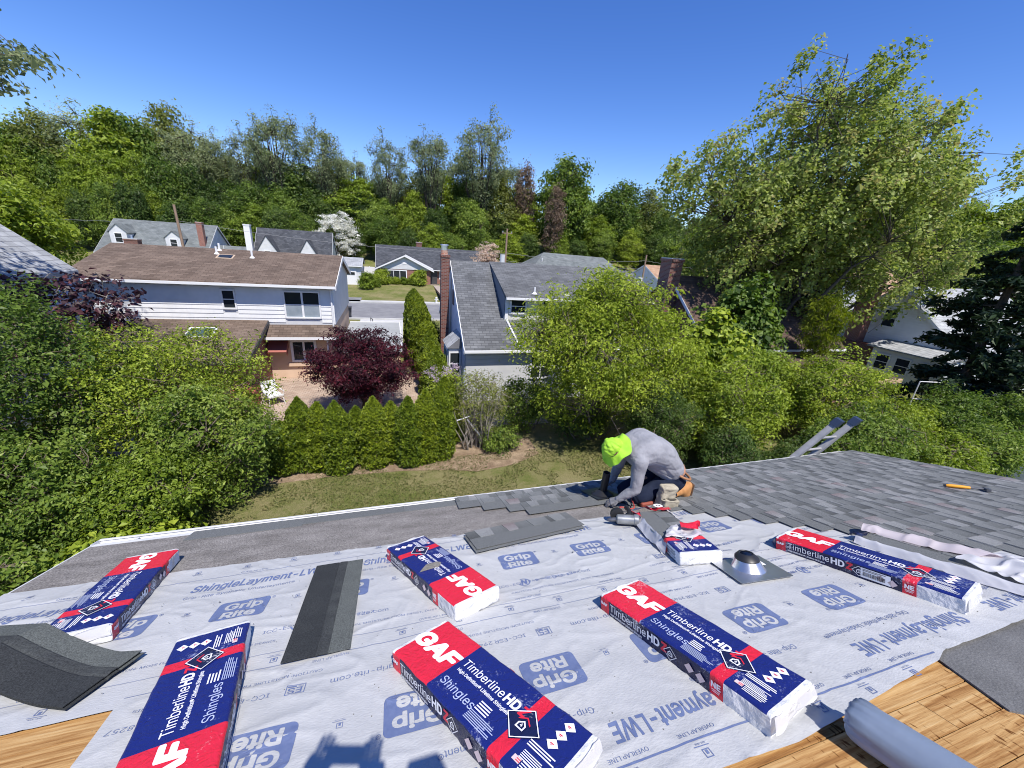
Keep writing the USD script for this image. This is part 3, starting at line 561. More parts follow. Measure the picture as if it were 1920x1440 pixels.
# ---------------------------------------------------------------- loose shingles
back_m = tonelook('shingle_back', [(0, (.016, .018, .02)), (.3, (.036, .039, .04)), (.6, (.085, .093, .087)), (1, (.13, .14, .13))], .85, .6, 150, .0015, 260, .25)
def loose_back(L, bend, seed, off=0.0, edge=.0045):
    """a shingle lying face down: black strip, rough strip, plain strip along its length"""
    ys = np.unique(np.concatenate([np.linspace(0, .337, 18), [.165, .1651, .225, .2251]])); xs = np.linspace(0, L, 40)
    Xg, Yg = np.meshgrid(xs, ys); tone = np.where(Yg <= .165, .2, np.where(Yg <= .225, .34, .66)) + .1 * (meshkit.noise(np.stack([Xg * 14, Yg * 14, Xg * 0], -1), seed) - .5)
    zz = bend(Xg, Yg) + off + np.where((Yg > .1651) & (Yg < .225), .0015 + .004 * meshkit.noise(np.stack([Xg * 60, Yg * 60, Xg * 0], -1), seed), 0) + .003 * np.where(Yg < .165, 1, 0)
    v = np.stack([Xg, Yg, zz], -1).reshape(-1, 3); f = gridf(len(ys), len(xs)); n = len(v)
    vb = v - [0, 0, edge]; ny, nx = len(ys), len(xs)
    idx = np.concatenate([np.arange(nx), np.arange(1, ny) * nx + nx - 1, (ny - 1) * nx + np.arange(nx - 2, -1, -1), np.arange(ny - 2, 0, -1) * nx])
    side = np.stack([np.roll(idx, -1), idx, idx + n, np.roll(idx, -1) + n], 1)
    return (np.vstack([v, vb]), np.vstack([f, f[:, ::-1] + n, side[:, ::-1]])), np.concatenate([tone.ravel(), np.full(n, .1)])
g_, t_ = loose_back(1.05, lambda x, y: .004 + .003 * np.sin(x * 5), 2)
th = thing('loose_shingle', 'single dark shingle lying face down left of the bundle with a scrap on top', 'shingle', matrix=roofm(-.634, 3.27, .022, -math.pi / 2 + .012))
obj('shingle', g_, back_m, th, tone=t_)
th = thing('curled_shingle', 'pair of curled shingles, dark side up, sagging off the far left bundle', 'shingle', matrix=roofm(-1.497, 2.235, .006, dirang(-.908, .418)))
bend = lambda x, y: .006 + .13 * np.clip((x - .12) / .5, 0, 1) ** 1.6 * (1 - .35 * np.clip((x - .6) / .4, 0, 1)) + .012 * np.sin(y * 9) * np.clip(x / .4, 0, 1) + .02 * np.clip(1 - x / .15, 0, 1) * (y / .337)
def flip_y(g): v, f = g; v = v.copy(); v[:, 1] = -v[:, 1]; return v, f[:, ::-1]
for o, e in ((.0, 0), (.012, 1)):
    g_, t_ = loose_back(1.1, bend, 6 + e, o); v = g_[0].copy(); v[:, 1] = -v[:, 1]; v[:, 0] += .014 * e
    obj('shingle', (v, g_[1][:, ::-1]), back_m, th, tone=t_)
rng = np.random.default_rng(77)
th = thing('loose_shingle', 'two stacked loose shingles lying askew between the brown grey membrane and the sheet', 'shingle', matrix=roofm(.585, 3.09, .018, math.radians(8)))
for i in (0, 1):
    m = shingle_mesh(1.08, rng); v = m.geom[0].copy(); v[:, 2] += -.006 + .011 * i; v[:, 0] += .02 * i; v[:, 1] += .03 * i - .012
    obj('shingle', (v, m.geom[1]), shingle_m, th, tone=m.tone)
th = thing('shingle_scrap', 'small grey off-cut of shingle lying on the upside down bundle', 'shingle scrap', matrix=roofm(.20, 2.80, .004 + BH + .006, .35))
v_, f_ = prism([(-.09, -.02), (.05, -.035), (.085, .005), (.06, .035), (-.02, .04)], (0, 0, 0), X, Y, Z, 0, .006); obj('scrap', (v_, f_), look('scrap_grey', (.15, .14, .12), (.22, .2, .17), 40, .9, fine=.4), th)

# ---------------------------------------------------------------- two opened bundles
def open_bundle(label, x, s, ang, L, seed, n, xa, xb):
    th = thing('opened_bundle', label, 'shingle bundle', matrix=roofm(x, s, .004, ang)); r = np.random.default_rng(seed)
    for i in range(n):
        m = shingle_mesh(xb - xa, r); v = m.geom[0].copy(); v[:, 0] += xa + r.uniform(-.008, .008); v[:, 1] += r.uniform(-.006, .006) + .002; v[:, 2] = v[:, 2] * (1 if i == n - 1 else .5) + .001 + .0085 * i - (.008 if i == n - 1 else 0)
        obj('shingle', (v, m.geom[1]), shingle_m, th, tone=m.tone)
    return th
ob = open_bundle('opened bundle with torn red and white wrapping beside the kneeling roofer', 2.235, 3.36, dirang(-.22, -.975), 1.0, 41, 9, .10, .93)
v, f, n, cls, P = bundle_geo(1.0, 31, .735, 1.0)
panels(ob, v, f, n, cls)
a, b_ = end_cap(P, -1, .012, 31); obj('end_fold', (a, b_), film_w, ob, True)
bundle_print(ob, 1.0, 31, fa=.75, sides=())
obj('torn_film', crumple([(.58, .10, .085), (.78, .0, .10), (.78, .34, .10), (.50, .40, .09)], .03, 3, ragged=.03), film_m, ob, True)
obj('torn_film', crumple([(.55, .25, .10), (.66, .2, .12), (.68, .33, .12), (.54, .42, .1)], .04, 4, 20, 14, ragged=.05), red_w, ob, True)
obj('torn_film', crumple([(.02, -.02, .02), (.13, -.03, .085), (.30, .0, .09), (.14, .06, .08)], .03, 5, 20, 14, ragged=.05), red_w, ob, True)
obj('torn_film', crumple([(.0, .12, .06), (.02, .34, .06), (.17, .36, .09), (.10, .12, .09)], .035, 6, 24, 16, ragged=.05), red_w, ob, True)
obj('torn_film', crumple([(-.03, -.03, .03), (-.02, .2, .05), (.06, .2, .085), (.06, -.02, .085)], .025, 7, 20, 14, ragged=.03), film_m, ob, True)
obj('torn_film', crumple([(.05, .33, .085), (.72, .33, .085), (.72, .385, .02), (.05, .40, .02)], .018, 8, 50, 8, ragged=.015), film_m, ob, True)
obj('torn_film', crumple([(.1, .01, .08), (.8, .005, .08), (.85, -.05, .01), (.1, -.05, .01)], .018, 9, 50, 8, ragged=.015), film_m, ob, True)
gi = centred(ts('G', .07, bold=True, grow=.06, sx=1.3)); v_, f_ = flat(gi); obj('brand_print', (np.c_[v_ + [.095, .25], np.full(len(v_), .128)], f_), white_ink, ob)
o2 = open_bundle('opened bundle at the right edge, half covered by crumpled white film', 3.62, 2.20, dirang(.21, -.978), 1.08, 43, 6, .02, 1.05)
obj('loose_film', crumple([(-.04, .19, .055), (.62, .25, .06), (.86, .46, .01), (-.02, .36, .01)], .022, 13, 60, 22, hfun=lambda u, w: .06 * np.sin(np.pi * w) ** .7, ragged=.03), pink_m, o2, True)
obj('loose_film', crumple([(.55, .08, .06), (1.25, -.02, .03), (1.4, .7, .01), (.62, .62, .02)], .04, 14, 60, 44, hfun=lambda u, w: .05 * np.sin(np.pi * u) * np.sin(np.pi * w), ragged=.05), film_m, o2, True)
obj('loose_film', crumple([(.0, -.005, .06), (1.0, -.005, .06), (1.05, -.07, .005), (.0, -.04, .005)], .012, 15, 60, 8, ragged=.015), film_m, o2, True)
obj('loose_film', crumple([(-.05, .0, .05), (.06, .02, .06), (.04, .2, .06), (-.06, .16, .01)], .03, 16, 14, 14, ragged=.02), navy_w, o2, True)

# ---------------------------------------------------------------- small hardware on the roof
galv = look('galvanised_metal', (.55, .56, .57), (.68, .69, .7), 3, .3, .001, 30, metallic=.9); rubber = look('black_rubber', (.015, .015, .016), rough=.45); steel = look('dark_steel', (.12, .12, .125), (.2, .2, .2), 20, .4, metallic=.7)
def lathe(prof, n=32): 
    a = np.linspace(0, 2 * np.pi, n, endpoint=False); p = np.asarray(prof, float)
    v = np.stack([p[:, None, 0] * np.cos(a), p[:, None, 0] * np.sin(a), np.repeat(p[:, 1:2], n, 1)], -1).reshape(-1, 3); f = []
    i, j = np.meshgrid(np.arange(len(p) - 1), np.arange(n), indexing='ij'); j2 = (j + 1) % n
    return v, np.stack([i * n + j, i * n + j2, (i + 1) * n + j2, (i + 1) * n + j], -1).reshape(-1, 4)
pb = thing('pipe_boot', 'metal pipe flashing with a black rubber collar lying loose on the printed sheet', 'pipe flashing', matrix=roofm(2.44, 2.15, .022, -.10))
plate = rrect(.42, .31, .012); v_, f_ = prism(np.array(plate.exterior.coords)[:-1], (0, 0, 0), X, Y, Z, .0015, .0035)
obj('base_plate', (v_, f_), galv, pb)
def tilt(v, a, o): v = v.copy(); c, s = math.cos(a), math.sin(a); return np.c_[v[:, 0], c * v[:, 1] - s * v[:, 2], s * v[:, 1] + c * v[:, 2]] + o
v_, f_ = lathe([(.112, .003), (.108, .008), (.095, .03), (.082, .055), (.078, .07), (.07, .078)]); sh = v_.copy(); sh[:, 1] += .25 * sh[:, 2]; obj('cone', (sh + [0, .02, 0], f_), galv, pb, 40)
v_, f_ = lathe([(.082, .06), (.079, .074), (.06, .09), (.052, .098), (.045, .1), (.04, .094)]); sh = v_.copy(); sh[:, 1] += .25 * sh[:, 2]; obj('collar', (sh + [0, .02, 0], f_), rubber, pb, 40)
obj('sticker', MB().box(.11, .15, .02, .10, .0036, .0042).geom, white_ink, pb)
vp = thing('vent_pipe', 'black vent pipe with a dark flashing plate at the gutter, held by the roofer', 'vent pipe', matrix=roofm(2.29, 4.0, .02, .1))
v_, f_ = lathe([(.042, 0), (.042, .30), (.036, .30), (.036, .05)], 24); up_ = np.linalg.inv(np.array([X, ES, EN])) ; obj('pipe', (v_ @ np.array([[1, 0, 0], [0, CP, SP], [0, -SP, CP]]), f_), rubber, vp, 40)
v_, f_ = prism([(-.16, -.15), (.15, -.15), (.15, .22), (-.16, .22)], (0, 0, 0), X, Y, Z, .006, .009); obj('flashing_plate', (v_, f_), look('painted_flashing', (.02, .022, .026), rough=.35), vp)
v_, f_ = lathe([(.13, .012), (.12, .016), (.07, .05), (.046, .06), (.042, .05)], 28); obj('collar', (v_, f_), rubber, vp, 40)
ng = thing('nail_gun', 'grey and black pneumatic nail gun lying beside the torn bundle', 'nail gun', matrix=roofm(2.06, 3.2, .008, -.5))
sil = look('gun_grey', (.25, .26, .26), (.4, .41, .41), 12, .35, metallic=.6)
v_, f_ = lathe([(0, -.1), (.035, -.1), (.045, -.09), (.045, .06), (.052, .062), (.052, .1), (.04, .108), (0, .108)], 24); obj('body', (v_[:, [2, 0, 1]] + [.03, -.03, .055], f_), sil, ng, 30)
v_, f_ = lathe([(0, -.03), (.062, -.03), (.066, -.02), (.066, .02), (.062, .03), (0, .03)], 24); obj('coil_magazine', (v_[:, [0, 2, 1]] + [-.06, .05, .068], f_[:, ::-1]), rubber, ng, 30)
obj('handle', MB().tube([(.05, .0, .07), (.06, .07, .09), (.05, .15, .095), (.04, .19, .09)], [.026, .022, .021, .025], 10).geom, rubber, ng, 40)
obj('nose', MB().tube([(-.06, -.03, .055), (-.13, -.03, .045), (-.155, -.03, .04)], [.022, .018, .012], 8).geom, steel, ng, 40)
obj('trigger_guard', MB().tube([(.0, .02, .06), (.0, .06, .05), (.04, .1, .07)], .006, 6).geom, steel, ng, 40)
obj('air_fitting', MB().tube([(.04, .19, .09), (.035, .225, .085)], .01, 8).geom, galv, ng)
hose = thing('air_hose', 'thin red air hose running from the nail gun past the roofer', 'hose')
pts = np.array([rp(2.13, 3.37, .09), rp(2.2, 3.5, .06), rp(2.33, 3.42, .03), rp(2.42, 3.56, .04), rp(2.5, 3.75, .03), rp(2.75, 3.95, .03), rp(3.3, 4.2, .03)])
tt = np.linspace(0, 1, 50); from_ = np.linspace(0, 1, len(pts)); pts = np.stack([np.interp(tt, from_, pts[:, k_]) for k_ in range(3)], 1); pts = np.apply_along_axis(lambda a_: np.convolve(np.pad(a_, 4, 'edge'), np.ones(9) / 9, 'valid'), 0, pts)
obj('hose', MB().tube(pts, .006, 8).geom, look('hose_red', (.45, .05, .04), rough=.5), hose, True)
kn = thing('roofing_hammer', 'orange handled roofing tool left lying on the new shingles', 'hammer', matrix=roofm(6.11, 2.80, .026, dirang(.2, -.24)))
obj('handle', MB().tube([(0, 0, .018), (.03, 0, .02), (.12, 0, .02), (.19, 0, .019)], [.014, .019, .019, .015], 10).geom, look('orange_grip', (.75, .33, .02), rough=.45), kn, 40)
obj('shaft', MB().tube([(.19, 0, .019), (.32, 0, .02)], [.010, .010], 8).geom, steel, kn)
obj('head', MB().box(.30, .335, -.05, .035, .004, .034).box(.305, .33, .035, .075, .012, .026).geom, steel, kn); obj('end_cap', MB().tube([(-.02, 0, .018), (.0, 0, .018)], [.012, .015], 8).geom, rubber, kn)
# roll of underlay
rl = thing('underlay_roll', 'blue grey plastic wrapped roll of underlay on the bare planks', 'roll', matrix=roofm(1.72, 1.06, .083, dirang(.18, -.98)))
th_ = np.linspace(0, 2 * np.pi, 48, endpoint=False); xs = np.concatenate([[0, .004, .012, .03], np.linspace(.06, 1.22, 60)]); rad = np.concatenate([[.028, .055, .07, .078], np.full(60, .082)])
Tg, Xg = np.meshgrid(th_, xs); Rg = np.repeat(rad[:, None], 48, 1); qn = np.stack([Xg * 3, np.cos(Tg) * 2, np.sin(Tg) * 2], -1)
Rg = Rg + .004 * (meshkit.noise(qn, 3) - .5) + (.022 * np.exp(-Xg / .07)) * (meshkit.noise(np.stack([Xg * 6, np.cos(Tg) * 7, np.sin(Tg) * 7], -1), 5) - .5) * 2
v_ = np.stack([Xg, Rg * np.cos(Tg), Rg * np.sin(Tg)], -1).reshape(-1, 3); i, j = np.meshgrid(np.arange(len(xs) - 1), np.arange(48), indexing='ij'); j2 = (j + 1) % 48
f_ = np.stack([i * 48 + j, i * 48 + j2, (i + 1) * 48 + j2, (i + 1) * 48 + j], -1).reshape(-1, 4); n0 = len(v_); v_ = np.vstack([v_, [[.01, 0, 0]]]); k_ = np.arange(48); cap = np.stack([np.full(48, n0), (k_ + 1) % 48, k_], 1)
obj('wrap', (v_, np.vstack([f_[:, [0, 2, 1]], f_[:, [0, 3, 2]], cap])), look('roll_plastic', (.155, .195, .265), (.185, .228, .30), 3, .38, .002, 12, spec=.5), rl, True)

rng = np.random.default_rng(101); m = MB()
for i in range(420):
    x_, s_ = rng.uniform(-2.4, 3.4), rng.uniform(1.25, 3.5); r_ = rng.uniform(.0015, .0045) * (2.2 if rng.uniform() < .06 else 1); m.mesh(trimesh.Trimesh(np.array([[1, 0, 0], [-.6, .8, 0], [-.5, -.9, .1], [0, 0, .9]]) * r_ + [x_, s_, float(wr(np.array(x_), np.array(s_))) + .005], [[0, 1, 3], [1, 2, 3], [2, 0, 3], [0, 2, 1]], process=False))
g_ = thing('granule_crumbs', 'dark crumbs of shingle granules scattered over the printed sheets', 'debris', matrix=roofm(), kind='stuff'); obj('crumbs', m.geom, look('crumb_grey', (.06, .062, .06), (.12, .12, .115), 60, .9), g_)

# ---------------------------------------------------------------- ladder
alu = look('aluminium', (.26, .265, .27), (.34, .34, .34), 8, .55, metallic=.2); cap_m = look('blue_caps', (.012, .026, .06), rough=.6)
ld = thing('ladder', 'aluminium extension ladder with dark blue end caps standing up past the gutter', 'ladder', loc=(6.4, 3.9, 0))
A0, B0 = np.array([6.25, 3.90, 4.66]), np.array([6.70, 3.92, 4.64]); D = np.array([.40, -.13, .60]); D /= np.linalg.norm(D); Dd = np.array([.08, -.22, 1.0]); Dd /= np.linalg.norm(Dd)
lat = (B0 - A0) / np.linalg.norm(B0 - A0); nn = np.cross(lat, D); off = np.array([6.4, 3.9, 0])
Ltop, Lbot = .68, -5.6
Lbot = -(4.66) / D[2] + .02
for o in (A0, B0):
    m = MB().fbox(o, D, lat, nn, (Lbot, Ltop), (-.013, .013), (-.045, .045)).fbox(o, D, lat, nn, (Lbot, Ltop), (-.024, .024), (.046, .052)).fbox(o, D, lat, nn, (Lbot, Ltop), (-.024, .024), (-.052, -.046))
    obj('rail', m.geom, alu, ld, off=off)
    obj('end_cap', MB().fbox(o, D, lat, nn, (Ltop - .05, Ltop + .075), (-.035, .035), (-.065, .065)).geom, cap_m, ld, off=off)
for q in np.arange(Lbot + .3, Ltop - .08, .285):
    obj('rung', MB().tube([A0 + D * q, B0 + D * q], .019, 10).geom, alu, ld, off=off)
# ---------------------------------------------------------------- people
def ball(c, r): return m3.Manifold.sphere(r, 20).translate(tuple(map(float, c)))
def chain(js):
    out = m3.Manifold()
    for (c0, r0), (c1, r1) in zip(js[:-1], js[1:]): out = out + m3.Manifold.batch_hull([ball(c0, r0), ball(c1, r1)])
    return out
def hull(*bs): return m3.Manifold.batch_hull([ball(c, r) for c, r in bs])
def skin(man, edge=.016, it=8, disp=0.0, seed=0, ds=14):
    m = man.refine_to_length(edge).to_mesh(); t = trimesh.Trimesh(m.vert_properties[:, :3], m.tri_verts, process=True)
    trimesh.smoothing.filter_taubin(t, iterations=it)
    if disp: t.vertices = t.vertices + t.vertex_normals * (disp * (-(1 - np.abs(2 * meshkit.noise(np.array(t.vertices) @ np.array([[.8, .5, .2], [-.3, .9, .1], [.5, -.3, 1.6]]) * ds * .7 + .6 * meshkit.noise(np.array(t.vertices) * 6, seed + 1)[:, None], seed) - 1)) ** 4 + .2))[:, None]
    return np.array(t.vertices), np.array(t.faces)
skin_m = look('skin', (.40, .20, .12), (.46, .24, .15), 20, .5); shirt_m = look('grey_shirt', (.205, .208, .228), (.265, .268, .29), 7, .9, .010, 18, fine=.06, fscale=500); jeans_m = look('dark_jeans', (.010, .014, .03), (.018, .024, .045), 7, .95, .004, 40, spec=.1, fine=.2, fscale=500)
hat_m = look('lime_hat', (.24, .50, .02), (.32, .58, .035), 9, .75, .006, 30); boot_m = look('tan_boot', (.36, .16, .05), (.46, .23, .08), 14, .75); canvas_m = look('canvas', (.27, .24, .18), (.36, .325, .25), 7, .9, .004, 60, fine=.12, fscale=300); glove_m = look('glove', (.10, .10, .11), (.2, .2, .21), 40, .8); sole_m = look('sole', (.10, .055, .03), rough=.8); belt_m = look('belt', (.30, .14, .06), rough=.6)
wk = thing('person', 'kneeling person in a grey long sleeved shirt and lime hat, bent over the vent pipe', 'person', loc=(2.75, 3.1, 4.86)); wo = np.array([2.75, 3.1, 4.86])
def wobj(n, g, m, p=wk, s=True): return obj(n, g, m, p, s, off=wo)
V = lambda *a: np.array(a, float)
HIP, WA, MB_, UB, SC = V(2.97, 3.12, 5.16), V(2.93, 3.12, 5.27), V(2.77, 3.12, 5.45), V(2.58, 3.12, 5.535), V(2.43, 3.12, 5.49)
sL, sR, eL, eR, wL, wR = V(2.41, 2.94, 5.475), V(2.43, 3.29, 5.45), V(2.395, 2.90, 5.16), V(2.52, 3.43, 5.12), V(2.26, 2.97, 5.0), V(2.46, 3.42, 4.92)
HD, NK = V(2.185, 3.10, 5.545), V(2.31, 3.11, 5.55)
kL, kR, aL, aR = V(2.53, 2.97, 4.985), V(2.53, 3.27, 4.885), V(3.02, 2.98, 4.975), V(3.02, 3.26, 4.88)
def hand(w, d, up_, side):
    """palm, four fingers of different length and a thumb, half curled"""
    d, up_ = d / np.linalg.norm(d), up_ / np.linalg.norm(up_); lat_ = np.cross(d, up_) * side
    p0, p1 = w + d * .02, w + d * .085
    m = m3.Manifold.batch_hull([ball(p0 + lat_ * o, .019) for o in (-.016, .016)] + [ball(p1 + lat_ * o, .0135) for o in (-.032, .032)])
    for o, l in ((-.031, .068), (-.0105, .078), (.0105, .074), (.031, .058)):
        a_ = p1 + lat_ * o; b_ = a_ + d * l * .48 - up_ * l * .12; c_ = b_ + d * l * .26 - up_ * l * .26; e_ = c_ + d * l * .02 - up_ * l * .24
        m = m + chain([(a_, .0095), (b_, .009), (c_, .0085), (e_, .0075)])
    a_ = p0 - lat_ * .022; b_ = a_ - lat_ * .026 + d * .03 - up_ * .008; c_ = b_ + d * .028 - up_ * .014 + lat_ * .004
    return m + chain([(a_, .014), (b_, .0115), (c_, .009)])
body = chain([(HIP, .12), (WA, .13), (MB_, .145), (UB, .145), (SC, .12)]) + chain([(SC, .07), (NK, .058), (HD, .075)]) + chain([(SC, .1), (sL, .06), (eL, .042), (wL, .03)]) + chain([(SC, .1), (sR, .06), (eR, .042), (wR, .03)])
for h_, k_, a_, y_ in ((V(2.97, 3.03, 5.13), kL, aL, -1), (V(2.97, 3.21, 5.1), kR, aR, 1)): body = body + chain([(h_, .11), (k_, .055), (a_ - [.05, 0, 0], .048), (a_, .035)])
fd = V(-.55, .0, -.83); fu = V(-.83, 0, .55)       # the way the face looks, and the top of the head
lt = np.cross(fu, fd)
headm = m3.Manifold.batch_hull([ball(HD + fu * .03, .082), ball(HD - fd * .03 + fu * .01, .08), ball(HD - fu * .06 + fd * .035, .05), ball(HD - fu * .095 + fd * .055, .03)])
face = chain([(HD + fd * .085 + fu * .01, .012), (HD + fd * .105 - fu * .03, .014)]) + hull((HD + fd * .075 - fu * .062 + lt * .018, .011), (HD + fd * .075 - fu * .062 - lt * .018, .011))
for s_ in (-1, 1): face = face + hull((HD + fd * .072 + fu * .008 + lt * .03 * s_, .012), (HD + fd * .074 + fu * .006 + lt * .036 * s_, .01)) + hull((HD + lt * .082 * s_ - fu * .0, .02), (HD + lt * .082 * s_ - fu * .03, .014))
body = body + headm + face + hand(wL, V(-.6, .35, -.45), V(-.3, -.2, .9), 1) + hand(wR, V(-.8, -.1, -.35), V(-.3, .1, .9), -1)
wobj('body', skin(body, .013, 6), skin_m)
sh = m3.Manifold.batch_hull([ball(WA + V(.0, o, 0), r_) for o, r_ in ((-.09, .135), (.09, .135))] + [ball(MB_ + V(0, o, 0), .155) for o in (-.07, .07)]) + m3.Manifold.batch_hull([ball(MB_ + V(0, o, 0), .155) for o in (-.07, .07)] + [ball(UB + V(0, o, 0), .16) for o in (-.09, .09)]) + m3.Manifold.batch_hull([ball(UB + V(0, o, 0), .16) for o in (-.09, .09)] + [ball(SC + V(0, o, 0), .12) for o in (-.11, .11)]) + m3.Manifold.batch_hull([ball(MB_ + V(-.05, o, -.09), .12) for o in (-.06, .06)] + [ball(WA + V(-.05, o, -.02), .12) for o in (-.08, .08)] + [ball(UB + V(0.02, o, -.08), .1) for o in (-.06, .06)])
sh = sh + chain([(SC + V(0, -.1, 0), .115), (sL, .088), (.5 * sL + .5 * eL, .072), (eL, .062), (.45 * eL + .55 * wL, .05), (wL, .041)]) + chain([(SC + V(0, .1, 0), .115), (sR, .088), (eR, .062), (wR, .041)]) + chain([(SC, .1), (NK + V(.03, 0, -.01), .072)])
wobj('shirt', skin(sh, .010, 9, .0085, 4, 7), shirt_m)
pn = m3.Manifold.batch_hull([ball(HIP + V(.01, o, -.03), .14) for o in (-.09, .09)] + [ball(WA + V(.03, o, -.06), .115) for o in (-.09, .09)])
for h_, k_, a_ in ((V(2.96, 3.02, 5.11), kL, aL), (V(2.96, 3.22, 5.07), kR, aR)): pn = pn + chain([(h_, .135), (.5 * h_ + .5 * k_, .10), (k_, .078), (k_ + V(.18, 0, .005), .068), (a_ - V(.02, 0, 0), .058)])
wobj('jeans', skin(pn, .012, 8, .010, 6, 8), jeans_m)
wobj('bare_back', skin(chain([(WA + V(.04, -.09, -.02), .115), (WA + V(.04, .09, -.02), .115)]), .015, 5), skin_m)
for a_ in (aL, aR):
    bt = m3.Manifold.batch_hull([ball(a_ + V(-.03, 0, .005), .056), ball(a_ + V(.06, 0, .025), .055)]) + m3.Manifold.batch_hull([ball(a_ + V(.07, 0, .03), .062), ball(a_ + V(.145, 0, .075), .048), ball(a_ + V(.14, 0, -.03), .05), ball(a_ + V(.12, 0, -.045), .044)])
    b1 = wobj('boot', skin(bt, .012, 5), boot_m); so_ = m3.Manifold.batch_hull([ball(a_ + V(.19, o, .095), .013) for o in (-.032, .032)] + [ball(a_ + V(.185, o, -.065), .013) for o in (-.035, .035)]); wobj('sole', skin(so_, .012, 3), sole_m, b1)
for w_, d_, u_, sd in ((wL, V(-.6, .35, -.45), V(-.3, -.2, .9), 1), (wR, V(-.8, -.1, -.35), V(-.3, .1, .9), -1)):
    g = skin(hand(w_ - .001, d_, u_, sd) + ball(w_, .034), .006, 3); c = g[0].mean(0); wobj('glove', (g[0] + (g[0] - c) * .07, g[1]), glove_m)
crown = m3.Manifold.batch_hull([ball(HD + fu * .055, .092), ball(HD - fd * .03 + fu * .03, .095), ball(HD - fd * .05 - fu * .02, .085), ball(HD + fu * .085 - fd * .02, .075), ball(HD + fd * .03 + fu * .05, .08)])
hat = wobj('hat', skin(crown, .012, 4, .012, 9, 26), hat_m)
ang_ = np.linspace(0, 2 * np.pi, 60, endpoint=False); rr = np.linspace(0, 1, 8); br = []
for q in rr:
    for t_ in ang_:
        rad_ = .10 + .085 * q; droop = .05 * q * (1 + .5 * math.sin(3 * t_ + 1)) + .012 * math.sin(7 * t_) * q
        br.append(HD + fu * (.018 - droop) + fd * rad_ * math.cos(t_) * (.98 if math.cos(t_) > 0 else 1.05) + lt * rad_ * .95 * math.sin(t_))
i, j = np.meshgrid(np.arange(7), np.arange(60), indexing='ij'); j2 = (j + 1) % 60
wobj('brim', (np.array(br), np.stack([i * 60 + j, i * 60 + j2, (i + 1) * 60 + j2, (i + 1) * 60 + j], -1).reshape(-1, 4)), hat_m, hat)
fl = []; nu, nv = 22, 14
for b_ in np.linspace(0, 1, nv):
    for a_ in np.linspace(-1, 1, nu):
        t_ = a_ * 1.5; base = HD - fd * .10 * math.cos(t_) + lt * .10 * math.sin(t_) + fu * .01; fl.append(base + (V(.11, 0, -.02) * b_ - fu * .0) * (1 - .3 * abs(a_)) + V(0, 0, -.05) * b_ * abs(a_) + V(0, 0, 1) * .012 * math.sin(a_ * 14 + b_ * 3) * b_ + V(0, 0, .02) * b_)
wobj('neck_flap', (np.array(fl), gridf(nv, nu)), hat_m, hat)
# tool pouch on the near hip
def rbox(c, hx, hy, hz, r, rot=None, taper=1.0):
    ps = []
    for a_ in (-1, 1):
        for b_ in (-1, 1):
            for c_ in (-1, 1):
                k_ = taper if c_ < 0 else 1; q = V(a_ * (hx * k_ - r), b_ * (hy - r), c_ * (hz - r)); ps.append(ball(np.asarray(c) + (q if rot is None else rot @ q), r))
    return m3.Manifold.batch_hull(ps)
ry = trimesh.transformations.rotation_matrix(.12, [0, 1, 0])[:3, :3]
pc_ = V(2.74, 2.83, 5.05)
po = wobj('tool_pouch', skin(rbox(pc_, .10, .05, .155, .025, ry, .85), .014, 4, .012, 12, 14), canvas_m)
wobj('pocket', skin(rbox(pc_ + V(.02, -.062, -.06), .095, .035, .085, .02, ry, .9), .012, 3, .008, 14, 20), canvas_m, po)
rim = [pc_ + ry @ V(.1 * math.cos(t_), -.062 + .035 * math.sin(t_), .022 + .004 * math.sin(2 * t_)) for t_ in np.linspace(0, 2 * np.pi, 30)]; wobj('pocket_rim', MB().tube(rim, .006, 6).geom, canvas_m, po)
dk = look('pouch_inside', (.05, .045, .035), rough=.9); pv = [pc_ + ry @ V(.09 * math.cos(t_), -.062 + .028 * math.sin(t_), .0265) for t_ in np.linspace(0, 2 * np.pi, 24, endpoint=False)]; wobj('pocket_opening', (np.array(pv + [np.mean(pv, 0)]), np.array([[24, q, (q + 1) % 24] for q in range(24)])), dk, po)
wobj('belt', MB().tube([HIP + V(.05 + .15 * math.cos(t_), .245 * math.sin(t_), .06 + .10 * math.cos(t_) * -.6) for t_ in np.linspace(0, 2 * np.pi, 40)], .014, 6).geom, belt_m)
wobj('knee_pad', skin(rbox(V(2.62, 2.90, 4.945), .12, .03, .03, .02), .012, 3), look('red_pad', (.22, .05, .03), rough=.7))

# the one who holds the camera: stands behind it, seen only as a shadow
ph = thing('person', 'standing person holding up the phone, throwing the shadow at the bottom of the roof', 'person', loc=(.2, -.5, 6.0)); po_ = np.array([.2, -.5, 6.0])
def pobj(n, g, m, p=ph): return obj(n, g, m, p, True, off=po_)
fx = V(.25, -.42, 0); zf = lambda y_: z_roof(y_)
H0 = V(.26, -.36, 7.61); shl, shr = V(.06, -.46, 7.36), V(.45, -.52, 7.36); tor = V(.26, -.5, 7.25); pel = V(.26, -.52, 6.95)
hl, hr = CAM - RIGHT * .155 - FWD * .05 - UP * .05, CAM + RIGHT * .055 - FWD * .05 - UP * .06
bd = chain([(pel, .14), (V(.26, -.5, 7.1), .135), (tor, .15)]) + m3.Manifold.batch_hull([ball(tor, .14), ball(shl, .07), ball(shr, .07)]) + chain([(V(.26, -.47, 7.4), .06), (H0 - V(0, 0, .08), .055)]) + m3.Manifold.batch_hull([ball(H0 + V(0, -.02, .03), .085), ball(H0 + V(-.01, .03, -.07), .055), ball(H0 + V(0, .03, 0), .075)]) + chain([(shl, .065), (V(-.12, -.36, 7.18), .046), (hl - V(0, .06, .03), .032)]) + chain([(shr, .065), (V(.52, -.36, 7.15), .046), (hr - V(0, .06, .03), .032)])
